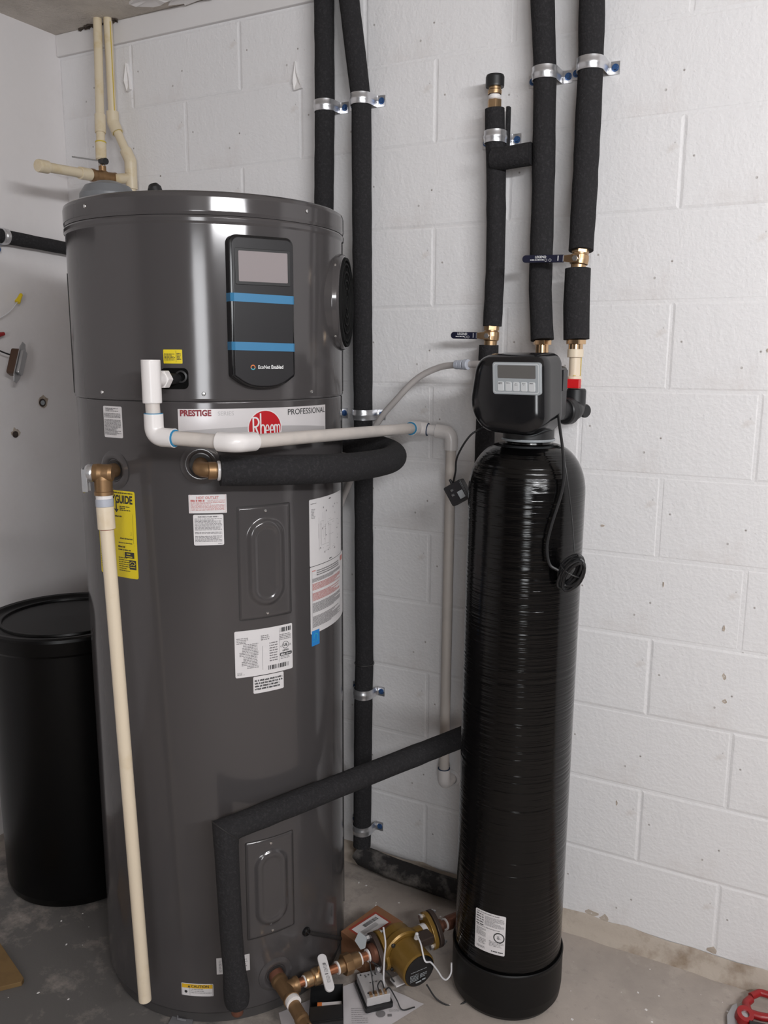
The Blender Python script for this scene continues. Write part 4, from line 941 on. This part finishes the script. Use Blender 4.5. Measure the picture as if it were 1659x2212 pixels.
for k in range(11):
    f_ = k/10; A = .041-.012*abs(f_-.45)+random.uniform(-.003, .003); B = .006+.016*abs(math.sin(k*1.7+.6)); cc = Vector((-.103, -.379, 1.098))+e3*(f_-.5)*.024+e1*random.uniform(-.006, .006)+e2*random.uniform(-.006, .006)
    w1 = random.uniform(-.15, .15); ex = (e1+e2*w1).normalized(); ey = (e2-e1*w1).normalized()
    ring = [cc+ex*A*math.cos(2*math.pi*i/22)+ey*B*math.sin(2*math.pi*i/22)+e3*.003*math.sin(4*math.pi*i/22+k) for i in range(23)]
    MB().tube(ring, .0029, 7).build('cable_loop', 'cable', cd)
MB().tube([Vector((-.103, -.378, 1.105))+e2*.027*math.cos(a)+e3*.019*math.sin(a) for a in [2*math.pi*i/16 for i in range(17)]], .0016, 6).build('cable_tie', 'black_plastic', cd)

# ---- drain tubing of the softener
t = thing('drain_tubing', 'cloudy plastic drain tubing arching from the softener head to the heater', 'tubing', (-.6, -.12, 1.3))
MB().tube(spline([(-.42, -.165, 1.5255), (-.47, -.150, 1.5235), (-.53, -.130, 1.516), (-.597, -.120, 1.486), (-.662, -.118, 1.425), (-.703, -.116, 1.381), (-.745, -.112, 1.318), (-.80, -.105, 1.21), (-.86, -.105, 1.06), (-.90, -.10, .85)], 8), .0080, 16).build('tube', 'tubing', t)
a_ = Vector((-1, .30, -.02)).normalized()
MB().tube([(-.335, -.200, 1.5265), (-.425, -.163, 1.5255)], .0085, 18).build('stem', 'tubing', t)
for s, r0 in ((.070, .0125), (.085, .0115), (.098, .0110)):
    p_ = Vector((-.375, -.184, 1.5258))+a_*s
    MB().cyl(r0, -.006, .006, axis(p_, a_), 20, .001).build('push_fitting', 'fitting', t)
MB().cyl(.0125, -.005, .005, axis((-.352, -.193, 1.5262), a_), 20, .001).build('lock_ring', 'black_plastic', t)

# ================================================================== BRINE TANK
t = thing('brine_tank', 'round black plastic brine tank with flat lid left of the heater', 'brine tank', (-1.557, -.437, 0))
TBr = Matrix.Translation((-1.557, -.437, 0))
MB().lathe([(0, 0), (.192, 0), (.205, .008), (.211, .03), (.214, .40), (.217, .755), (0, .755)], TBr, 80).build('tank_body', 'brine', t)
lid = MB().lathe([(.20, .752), (.228, .752), (.231, .758), (.235, .794), (.233, .802), (.226, .806), (.214, .8045), (.208, .800), (.204, .797), (0, .800)], TBr, 80).build('lid', 'brine', t)
MB().lathe([(.172, .797), (.174, .8025), (.178, .8035), (.182, .8025), (.184, .797)], TBr, 64).build('lid_rib', 'brine', lid)

# ================================================================== CORNER PIPES (old cream CPVC)
ta = thing('supply_pipe', 'old cream supply pipe dropping from ceiling into a brass valve', 'pipe', (-1.69, -.07, 2.1))
PA0, PA1 = Vector((-1.708, -.048, 2.535)), Vector((-1.662, -.108, 2.115)); da = (PA1-PA0).normalized()
MB().tube([PA0, PA1], .0128, 20).build('tube', 'cpvc_old', ta)
MB().cyl(.0160, .29, .345, axis(PA0, da), 22, .001).build('coupling', 'cpvc_old', ta)
MB().cyl(.0158, .375, .425, axis(PA0, da), 22, .001).build('coupling', 'cpvc_old', ta)
MB().cyl(.0162, .372, .376, axis(PA0, da), 22).build('cement_ring', 'cement_y', ta)
tb = thing('supply_pipe', 'old cream supply pipe with angled offset, beside the brass valve', 'pipe', (-1.61, -.04, 1.9))
B0, B1, B2, B3 = Vector((-1.678, -.036, 2.535)), Vector((-1.678, -.036, 2.240)), Vector((-1.614, -.036, 2.122)), Vector((-1.613, -.036, 1.80))
MB().tube(fillet([B0, B1, B2, B3], .02), .0128, 20).build('tube', 'cpvc_old', tb)
u_ = (B2-B1).normalized()
MB().tube(fillet([B1+Z3*.030, B1, B1+u_*.036], .02), .0182, 22).build('elbow', 'cpvc_old', tb)
MB().tube(fillet([B2-u_*.036, B2, B2-Z3*.036], .02), .0182, 22).build('elbow', 'cpvc_old', tb)
MB().cyl(.0172, 2.040, 2.105, Matrix.Translation((B3.x, B3.y, 0)), 22, .001).build('tee', 'cpvc_old', tb)
for p_, d_ in ((B1+u_*.034, u_), (B2-u_*.034, u_), (B2-Z3*.035, Z3)): MB().cyl(.0150, -.001, .002, axis(p_, d_), 20).build('cement_ring', 'cement_y', tb)
MB().tube([(B0.x+.0125, B0.y-.004, 2.52), (B0.x+.0128, B0.y-.004, 2.27)], .0014, 6).build('cement_drip', 'cement_y', tb)
V0 = Vector((-1.660, -.107, 2.068))
tc = thing('drain_cock', 'brass valve with black knob and capped cream stub in the wall corner', 'valve', V0)
dy = Vector((0, -1, -.045)).normalized(); Tv = axis(V0, -dy)
MB().lathe([(0, -.052), (.0165, -.052), (.0185, -.046), (.0185, -.036), (.0165, -.030), (.0165, -.012), (.019, -.008), (.019, .010), (.0165, .014), (.0175, .040), (.019, .050), (.0, .050)], Tv, 28).build('valve_body', 'brass_dull', tc)
MB().cyl(.011, 0, .050, axis(V0, Z3), 18).build('bonnet', 'brass_dull', tc)
MB().cyl(.0125, .030, .040, axis(V0, Z3), 6).build('bonnet_nut', 'screw', tc)
MB().tube([V0+Vector((0, -.004, .043)), V0+Vector((.028, -.012, .040))], .0095, 14).build('knob', 'black_plastic', tc)
MB().tube([V0+Vector((0, 0, .045)), V0+Vector((-.06, -.06, .052))], .0022, 8).build('handle_wire', 'steel', tc)
MB().tube([V0-dy*.045, Vector((-1.615, -.040, 2.072))], .0150, 18).build('link_pipe', 'cpvc_old', tc)
MB().cyl(.0175, .050, .090, axis(V0, dy), 22, .001).build('socket', 'cpvc_old', tc)
MB().tube([V0+dy*.08, V0+dy*.235], .0135, 20).build('stub_pipe', 'cpvc_old', tc)
MB().lathe([(0, .205), (.0170, .205), (.0175, .207), (.0175, .236), (.016, .240), (0, .241)], axis(V0, dy), 22).build('end_cap', 'cpvc_old', tc)

# ================================================================== LEFT WALL
t = thing('insulated_pipe', 'black foam insulated pipe running level along the left wall', 'pipe', (-1.897, -.3, 1.88))
foam('foam_sleeve', [(-1.899, -.004, 1.878), (-1.899, -.30, 1.890), (-1.899, -1.3, 1.92)], .0200, t)
TL = frame((XL, -.283, 1.890), (0, 0, 1), (1, 0, 0), (0, 1, 0))
strap('pale strap holding the insulated pipe on the left wall', 0, -.031, 0, .0205, T=TL, hgt=.022)
rc_ = thing('loose_receptacle', 'loose electrical receptacle on a steel yoke sticking out from the left wall', 'receptacle', (-1.87, -.32, 1.52))
F = frame((-1.868, -.316, 1.520), Vector((.35, -.80, .30)).normalized(), Vector((-.10, .42, .90)).normalized(), Vector((.9, .4, -.1)).normalized())
xa = Vector((-.12, .42, .90)).normalized(); za = Vector((.88, .33, -.10)); za = (za-xa*za.dot(xa)).normalized(); ya = za.cross(xa); F = frame((-1.858, -.292, 1.517), xa, ya, za) @ Matrix.Scale(1.25, 4)
mb = MB(); mb.prism([(-.052, -.007), (-.045, -.010), (-.036, -.016), (-.010, -.019), (-.005, -.012), (.005, -.012), (.010, -.019), (.036, -.016), (.045, -.010), (.052, -.007), (.052, .007), (.045, .010), (.036, .014), (-.036, .014), (-.045, .010), (-.052, .007)], -.001, .001, F); mb.build('yoke', 'steel', rc_, bevel=.0006)
MB().prism(rrect(.066, .026, .006), -.022, -.001, F).build('device_body', 'brown', rc_, bevel=.003)
MB().prism(rrect(.062, .022, .005), .001, .010, F).build('device_face', 'steel', rc_, bevel=.003)
for x in (-.012, .010): MB().cyl(.0042, .0, .004, F @ Matrix.Translation((x, -.0135, -.010)) @ Matrix.Rotation(R(90), 4, 'X'), 10).build('terminal_screw', 'brass_bright', rc_)
MB().cyl(.0042, 0, .004, F @ Matrix.Translation((-.040, -.004, -.002)) @ Matrix.Rotation(R(180), 4, 'X'), 10).build('terminal_screw', 'screw', rc_)
MB().tube(spline([F @ Vector((.018, -.012, -.012)), (-1.885, -.345, 1.555), (-1.90, -.42, 1.60), (-1.925, -.47, 1.63)], 6), .0024, 8).build('black_lead', 'wire_b', rc_)
t = thing('wire_nut', 'yellow wire nut on a thin white wire by the left wall', 'wire nut', (-1.90, -.24, 1.71))
d_ = (Vector((-1.90, -.230, 1.729))-Vector((-1.90, -.250, 1.699))).normalized()
MB().lathe([(0, 0), (.0085, 0), (.0085, .006), (.0070, .010), (.0055, .029), (.003, .032), (0, .032)], axis((-1.90, -.250, 1.699), d_), 16).build('cap', 'yellow_plastic', t)
MB().tube(spline([(-1.90, -.249, 1.701), (-1.90, -.275, 1.674), (-1.905, -.317, 1.648), (-1.925, -.40, 1.61)], 6), .0014, 6).build('lead', 'wire_w', t)
t = thing('wire_nut', 'red wire nut at the left picture edge', 'wire nut', (-1.90, -.31, 1.60))
MB().lathe([(0, 0), (.0090, 0), (.0090, .008), (.0075, .012), (.0055, .030), (0, .033)], axis((-1.90, -.336, 1.597), (0, 1, .22)), 16).build('cap', 'red_tool', t)
MB().tube(spline([(-1.90, -.333, 1.598), (-1.905, -.39, 1.585), (-1.925, -.46, 1.60)], 6), .0016, 6).build('lead', 'wire_b', t)
for y, z, lab, r in ((-.159, 1.387, 'round anchor plug in the left wall with crumbled edge', .0125), (-.271, 1.293, 'broken anchor hole low on the left wall', .010)):
    t = thing('wall_anchor', lab, 'wall anchor', (XL, y, z))
    flake('chipped_plaster', t, blob(y+.004, z+.004, r*1.5, r*1.5, 13, .35), .0022, TLw, 'curb')
    MB().lathe([(0, .0015), (r, .0015), (r*1.05, .004), (r*.8, .005), (r*.75, .0035), (0, .003)], axis((XL, y, z), (1, 0, 0)), 20).build('anchor_ring', 'iron', t)
    MB().cyl(r*.62, .002, .0055 if r > .011 else .004, axis((XL, y, z), (1, 0, 0)), 16).build('anchor_core', 'bezel' if r > .011 else 'soot', t)

# ================================================================== CIRCULATOR PUMP LINE ON THE FLOOR
n_ = Vector((.857, -.515, 0)).normalized(); t_ = Vector((.515, .857, 0)).normalized(); T0 = Vector((-.655, -.663, .096))
def ps(s, off=0, z=0): return T0+t_*s+n_*off+Z3*z
def pl(mb, prof, s0=0, n=28): return mb.lathe(prof, axis(ps(s0), t_), n)
line = thing('pump_inlet_line', 'copper and brass pipe line with tee between heater inlet and pump', 'pipe', ps(0))
pc = hp(-31.0, HR-.004, .104)
MB().tube([pc, T0-n_*.034], .0185, 22).build('inlet_nipple', 'copper_dark', line)
MB().lathe([(0, -.034), (.0155, -.034), (.0195, -.034), (.0195, -.024), (.0175, -.02), (.0175, .030), (.0195, .034), (.0195, .040), (0, .040)], axis(T0, n_), 28).build('brass_tee', 'brass_dull', line)
MB().cyl(.0168, -.038, -.033, axis(T0, n_), 24, .001).build('thread_tape', 'pvc', line)
MB().lathe([(0, 0), (.0165, 0), (.0165, .022), (.0190, .026), (.0190, .033), (0, .033)], axis(T0, t_), 26).build('tee_branch', 'brass_dull', line)
MB().lathe([(0, .040), (.0175, .040), (.0180, .046), (.0175, .052), (0, .052)], axis(T0, n_), 26).build('thread_tape', 'pvc', line)
MB().lathe([(0, .050), (.0150, .050), (.0150, .085), (.0165, .088), (.0165, .096), (.0135, .100), (.0135, .125), (.0, .125)], axis(T0, n_+Vector((0, 0, -.12))), 26).build('drain_bibb', 'brass_dull', line)
MB().lathe([(.008, .118), (.0150, .120), (.0160, .128), (.0150, .150), (.010, .150)], axis(T0, n_+Vector((0, 0, -.12))), 22).build('hose_thread', 'brass_bright', line)
MB().tube([ps(.02), ps(.235)], .0108, 20).build('copper_tube', 'copper', line)
MB().lathe([(.0112, -.002), (.0135, -.0015), (.0135, .0015), (.0112, .002)], axis(ps(.050), t_), 20).build('tape_end', 'pvc', line)
MB().lathe([(0, .052), (.0165, .052), (.0175, .056), (.0175, .068), (.0150, .070), (.0195, .074), (.0205, .084), (.0195, .094), (.0160, .098), (.0165, .112), (0, .112)], axis(T0, t_), 28).build('ball_valve_body', 'brass', line)
xa = Vector((.079, -.073, -.040)).normalized(); za = Vector((.30, -.25, 1)); za = (za-xa*za.dot(xa)).normalized(); F = frame((-.598, -.584, .125), xa, za.cross(xa), za)
MB().cyl(.006, .010, .032, axis(ps(.088), (.3, -.25, .9)), 14).build('valve_stem', 'brass', line)
hd = MB().prism([(x+.020, y) for x, y in rrect(.092, .0225, .0105)], -.002, .006, F).build('valve_lever', 'label', line, bevel=.002)
quads(Flat(F), lines(.0, .022, .005, -.004, 3, .6, full=1, ch=.0016)+lines(.030, .048, .005, -.004, 3, .5)+[(-.002, .002, -.003, .004), (.024, .027, -.004, .004)], .0064).build('lever_print', 'ink2', hd)
for s in (.138, .200, .222): MB().lathe([(.0105, -.0025), (.0155, -.002), (.0155, .002), (.0105, .0025)], axis(ps(s), t_), 22).build('tape_ring', 'pvc', line)
MB().lathe([(0, .140), (.0160, .140), (.0165, .156), (0, .156)], axis(T0, t_), 26).build('union_tail', 'brass_dull', line)
MB().prism([(.0255*math.cos(R(45*i)), .0255*math.sin(R(45*i))) for i in range(8)], .154, .174, axis(T0, t_)).build('union_nut', 'brass_dull', line, bevel=.0015)
MB().lathe([(0, .172), (.0195, .172), (.0185, .197), (0, .197)], axis(T0, t_), 26).build('union_tail', 'brass_dull', line)
pump = thing('circulator_pump', 'gold painted circulator pump with round black nameplate beside the softener', 'pump', ps(.307))
def flange(s, name, m, tk=.012):
    P_ = []
    for a in range(0, 360, 10):
        c, s_ = math.cos(R(a)), math.sin(R(a)); r = .030+.017*abs(c)**3; P_.append((r*c, r*s_))
    Tq = frame(ps(s), n_*.70-Z3*.714, n_*.714+Z3*.70, t_)
    return MB().prism(P_, -tk/2, tk/2, Tq).build(name, m, pump, bevel=.0015), Tq
f1, Tq = flange(.246, 'flange', 'iron'); f2, Tq2 = flange(.262, 'flange', 'gold')
f3, Tq3 = flange(.404, 'flange', 'gold'); f4, Tq4 = flange(.420, 'flange', 'iron')
MB().lathe([(0, .226), (.018, .226), (.024, .232), (.0245, .242), (0, .242)], axis(T0, t_), 26).build('flange_hub', 'copper_dark', pump)
for Tz in (Tq, Tq3):
    for s in (-1, 1):
        b_ = MB(); Tb = Tz @ Matrix.Translation((s*.037, 0, 0)); b_.prism(hexo(.0075), -.014, -.006, Tb); b_.cyl(.004, -.014, .036, Tb, 12); b_.prism(hexo(.0075), .022, .030, Tb)
        b_.build('flange_bolt', 'galv', pump)
MB().lathe([(0, .262), (.021, .262), (.022, .272), (.026, .285), (.026, .335), (.022, .348), (.022, .404), (0, .404)], axis(T0, t_), 30).build('volute_neck', 'gold', pump)
for s0, s1 in ((.344, .352), (.378, .392)): MB().cyl(.0226, s0, s1, axis(T0, t_), 28).build('neck_sticker', 'label', pump)
Tm = axis(ps(.307), n_+Vector((0, 0, -.06)))
MB().lathe([(0, -.030), (.030, -.030), (.046, -.018), (.048, .010), (.054, .014), (.055, .030), (.051, .034), (0, .034)], Tm, 40).build('pump_housing', 'gold', pump)
MB().lathe([(.040, .034), (.044, .036), (.0445, .098), (.0425, .102), (0, .102)], Tm, 40).build('motor_can', 'gold', pump)
for k in range(4):
    a = R(90*k+45); p_ = Tm @ Vector((.0475*math.cos(a), .0475*math.sin(a), .034)); MB().cyl(.0052, -.002, .004, axis(p_, n_), 12, .001).build('cap_screw', 'black_plastic', pump)
np_ = MB().lathe([(0, .1015), (.0405, .1015), (.0405, .1045), (.038, .1055), (0, .1055)], Tm, 40).build('nameplate', 'black_gloss', pump)
fn = Flat(frame(Tm @ Vector((0, 0, .1058)), t_, Z3, n_))
quads(fn, lines(-.026, .020, .014, .002, 4, .6, ch=.0016)+lines(-.028, -.004, -.003, -.022, 5, .55)+lines(.000, .020, -.006, -.018, 3, .6)+[(.012, .026, .008, .011), (-.012, .004, -.028, -.024), (.006, .016, -.026, -.022)], .0).build('nameplate_print', 'bezel', np_)
quads(fn, lines(-.018, .010, .024, .019, 1, .8, full=1, ch=.0025), .0).build('nameplate_heading', 'red_ink', np_)
MB().box((0, 0, 0), (.030, .045, .004), frame(Tm @ Vector((-.02, -.055, .055)), n_, t_, Z3)).build('white_sticker', 'label', pump)
MB().prism(rrect(.034, .040, .004), -.010, .010, frame(ps(.362, .040, .020), n_, t_, Z3)).build('terminal_bracket', 'iron', pump, bevel=.002)
MB().tube([ps(.42), ps(.50)], .0108, 20).build('outlet_tube', 'copper_dark', pump)
MB().lathe([(.010, .428), (.016, .428), (.0175, .440), (0, .440)], axis(T0, t_), 24).build('outlet_hub', 'copper_dark', pump)
MB().lathe([(.0105, .452), (.0150, .452), (.0150, .456), (.0105, .456)], axis(T0, t_), 24).build('tape_ring', 'pvc', pump)
MB().lathe([(0, .456), (.0165, .456), (.0180, .462), (.0180, .505), (0, .505)], axis(T0, t_), 26).build('outlet_coupling', 'copper_dark', pump)
# wires
tw = thing('white_wire', 'loose white wire arching over the pump nameplate to the softener boot', 'wire', ps(.36, .09))
MB().tube(spline([ps(.345, .040, .030), ps(.325, .060, .058), ps(.318, .090, .055), ps(.312, .118, .030), ps(.328, .120, .020), ps(.348, .120, -.010), ps(.362, .120, -.035), ps(.375, .120, -.046), ps(.388, .120, -.034), ps(.389, .120, -.006)], 8), .0021, 8).build('wire_core', 'wire_w', tw)
MB().lathe([(0, 0), (.006, 0), (.0045, .016), (.002, .019), (0, .019)], axis(ps(.326, .058, .046), (.2, -.2, .9)), 12).build('wire_nut', 'wire_w', tw)
tw = thing('white_wire', 'straight white wire standing between the pump flange and housing', 'wire', ps(.29, .02))
MB().tube(spline([ps(.231, .060, .112), ps(.237, .060, .066), ps(.235, .058, .024), ps(.231, .062, -.020), ps(.236, .058, -.060)], 8), .0021, 8).build('wire_core', 'wire_w', tw)
tw = thing('black_wire', 'black wire curling from the pump motor along the floor to the softener', 'wire', ps(.36, .12, -.09))
MB().tube(spline([ps(.33, .10, -.055), ps(.345, .125, -.085), ps(.375, .150, -.0995), ps(.405, .158, -.0935), ps(.415, .160, -.085)], 8), .0020, 8).build('wire_core', 'wire_b', tw)
# carton
t = thing('cardboard_box', 'small brown cardboard carton with white shipping label behind the pump', 'box', (-.596, -.353, 0))
c4 = [(-.626, -.268), (-.657, -.406), (-.568, -.434), (-.532, -.296)]
bx = MB().prism(c4, 0, .078).build('carton', 'card', t, bevel=.001)
cx_ = Vector((c4[3][0]-c4[0][0], c4[3][1]-c4[0][1], 0)).normalized(); cy_ = Vector((-cx_.y, cx_.x, 0)); fb = Flat(frame((-.600, -.352, .078), cx_, cy_, Z3))
merge(quads(fb, [(-.032, .029, -.050, .050)], .0004)).build('printed_band', 'card_red', bx)
F_ = Matrix.Rotation(R(0), 4, 'Z')
lb = patch(fb, -.024, .024, -.044, .044, .0008, 0, 2, 1).build('shipping_label', 'label', bx)
fl = Flat(frame((-.600, -.352, .078), cy_, -cx_, Z3))
bars = []; x = -.014
while x < .034: w_ = random.choice((.0008, .0014, .0022)); bars.append((x, x+w_, .004, .016)); x += w_+random.choice((.0008, .0014))
quads(fl, bars+lines(-.034, .020, .0, -.014, 5, .5), .0013).build('label_print', 'ink', lb)
# instruction sheet
t = MB(); nx, ny = 12, 12; p00, p10, p01, p11 = Vector((-.690, -.640, 0)), Vector((-.545, -.790, 0)), Vector((-.565, -.440, 0)), Vector((-.395, -.452, 0)); vs = []
for j in range(ny+1):
    for i in range(nx+1):
        a, b = i/nx, j/ny; p = p00.lerp(p10, a).lerp(p01.lerp(p11, a), b); p.z = .0015+.0015*math.sin(a*7+b*3)**2+.004*max(0, a-.85)*max(0, b-.5)*8
        vs.append(p)
t.add(vs, [(j*(nx+1)+i, j*(nx+1)+i+1, (j+1)*(nx+1)+i+1, (j+1)*(nx+1)+i) for j in range(ny) for i in range(nx)])
pg = thing('instruction_sheet', 'creased white instruction sheet lying under the pump parts', 'paper', (-.55, -.58, 0))
t.build('sheet', 'paper', pg)
fp = Flat(frame((-.455, -.520, .0045), Vector((.85, .52, 0)).normalized(), Vector((-.52, .85, 0)).normalized(), Z3))
merge(disc(fp, -.02, .0, .011, .0006, 20), quads(fp, lines(.0, .03, .012, .004, 3, .4)+lines(-.09, -.05, .02, -.03, 8, .25)+[(-.004, .006, -.010, -.002)], .0008)).build('sheet_print', 'ink2', pg)
# open black cover box
t = thing('open_cover_box', 'open black metal cover box with cutout standing on the instruction sheet', 'box', (-.57, -.617, 0))
c4 = [Vector((-.632, -.588, .004)), Vector((-.566, -.548, .004)), Vector((-.510, -.640, .004)), Vector((-.572, -.690, .004))]
for i in range(4):
    a, b = c4[i], c4[(i+1) % 4]; d = (b-a).normalized(); nn = Vector((-d.y, d.x, 0))*-.0018
    MB().prism([(a.x, a.y), (b.x, b.y), (b.x+nn.x, b.y+nn.y), (a.x+nn.x, a.y+nn.y)], .004, .062).build('box_wall', 'black_plastic', t, bevel=.0005)
MB().prism([(p.x, p.y) for p in c4], .004, .006).build('box_base', 'black_plastic', t)
m_ = (c4[0]+c4[1])/2; k_ = (c4[2]+c4[3])/2
def qd(f0, f1, g0, g1): return [tuple((c4[0].lerp(c4[1], u).lerp(c4[3].lerp(c4[2], u), v))[:2]) for u, v in ((f0, g0), (f1, g0), (f1, g1), (f0, g1))]
MB().prism(qd(.22, .95, .34, .58), .040, .046).build('cutout_card', 'label', t)
MB().prism(qd(.22, .36, .34, .58), .0455, .0468).build('cutout_print', 'orange', t)
MB().prism(qd(0, 1, .60, 1), .056, .062).build('box_flange', 'black_plastic', t, bevel=.0005)
# relay module
t = thing('relay_module', 'grey relay module with wire leads on a black base plate', 'relay', (-.515, -.488, 0))
xa = Vector((.72, -.69, 0)).normalized(); ya = Vector((.69, .72, 0)).normalized(); F = frame((-.515, -.489, .006), xa, ya, Z3)
MB().prism(rrect(.102, .070, .006), 0, .012, F).build('base_plate', 'black_plastic', t, bevel=.0015)
MB().prism(rrect(.088, .060, .003), .012, .034, F).build('relay_case', 'pcb', t, bevel=.0015)
quads(Flat(F), lines(-.034, -.022, .016, -.018, 4, .5, ch=.002)+lines(-.006, -.002, .010, -.012, 3, .5)+[(-.038, -.034, -.024, -.020), (-.038, -.034, .020, .024), (.026, .030, -.024, -.020)], .0346).build('case_print', 'ink', t)
for y in (-.018, -.006, .006, .018): MB().box((.036, y, .036), (.012, .006, .008), F).build('terminal', 'brass', t)
for p_ in ([(.034, -.010, .036), (.030, -.011, .060), (.0, -.010, .098)], [(.036, .004, .038), (.034, .000, .055), (.030, .010, .062), (.036, .016, .045)], [(.036, .018, .038), (.040, .028, .046), (.052, .042, .020), (.066, .052, .001), (.070, .082, .004)], [(-.010, .0, .086), (.0, .03, .062), (.012, .05, .035)]):
    MB().tube(spline([F @ Vector(q) for q in p_], 6), .0016, 7).build('black_lead', 'wire_b', t)
# paper tag on the pump flange
t = thing('paper_tag', 'folded grey paper tag resting on the pump pipe near the carton', 'tag', ps(.225, -.02, .02))
xa = Vector((.75, .45, -.25)).normalized(); ya = Vector((-.2, .1, .95)); ya = (ya-xa*ya.dot(xa)).normalized()
F = frame(ps(.212, -.012, .040), xa, ya, xa.cross(ya)); MB().prism([(-.016, -.006), (-.012, .018), (.012, .008), (.014, -.018), (.004, -.024)], -.0006, .0006, F).build('tag_sheet', 'bezel', t)

# ================================================================== BITS ON THE FLOOR
o = MB().prism([(-1.309, -.858), (-1.303, -.870), (-1.420, -1.010), (-1.60, -.92), (-1.47, -.80)], 0, .012).build('scrap_board', 'wood', bevel=.001)
tag(o, 'brown scrap board lying on the floor at the left picture edge', 'board')
o = thing('plastic_shim', 'clear plastic shim pushed under the heater base', 'shim', (-.88, -.765, 0))
MB().prism([(-.915, -.740), (-.868, -.722), (-.843, -.775), (-.893, -.798)], 0, .008).build('shim_sheet', 'clear', o, bevel=.0015)
MB().tube([(-.905, -.752, .010), (-.880, -.778, .012), (-.862, -.770, .009)], .0025, 8).build('shim_fold', 'clear', o)
# red hand tool, right corner
t = thing('hand_tool', 'red metal hand tool lying on the floor in the right corner', 'tool', (.32, -.12, 0))
MB().tube(fillet([(.300, -.072, .022), (.318, -.050, .024), (.42, -.045, .024), (.47, -.06, .022)], .012), .0085, 14).build('frame_bar', 'red_tool', t)
MB().tube(fillet([(.300, -.080, .020), (.291, -.100, .020), (.300, -.130, .020), (.328, -.128, .020), (.42, -.100, .020)], .015), .0095, 14).build('frame_bar', 'red_tool', t)
MB().lathe([(.009, -.012), (.019, -.012), (.020, -.008), (.020, .008), (.019, .012), (.009, .012), (.009, -.012)], axis((.292, -.145, .020), (.2, -.3, .9)), 24).build('pivot_boss', 'red_tool', t)
MB().cyl(.0092, -.009, .006, axis((.292, -.145, .020), (.2, -.3, .9)), 18).build('pivot_pin', 'steel', t)
MB().tube([(.305, -.165, .016), (.42, -.145, .016)], .011, 14).build('handle_grip', 'black_plastic', t)
MB().prism([(.272, -.098), (.262, -.112), (.255, -.150), (.262, -.20), (.280, -.18), (.276, -.120)], .004, .012).build('tool_jaw', 'steel', t, bevel=.001)
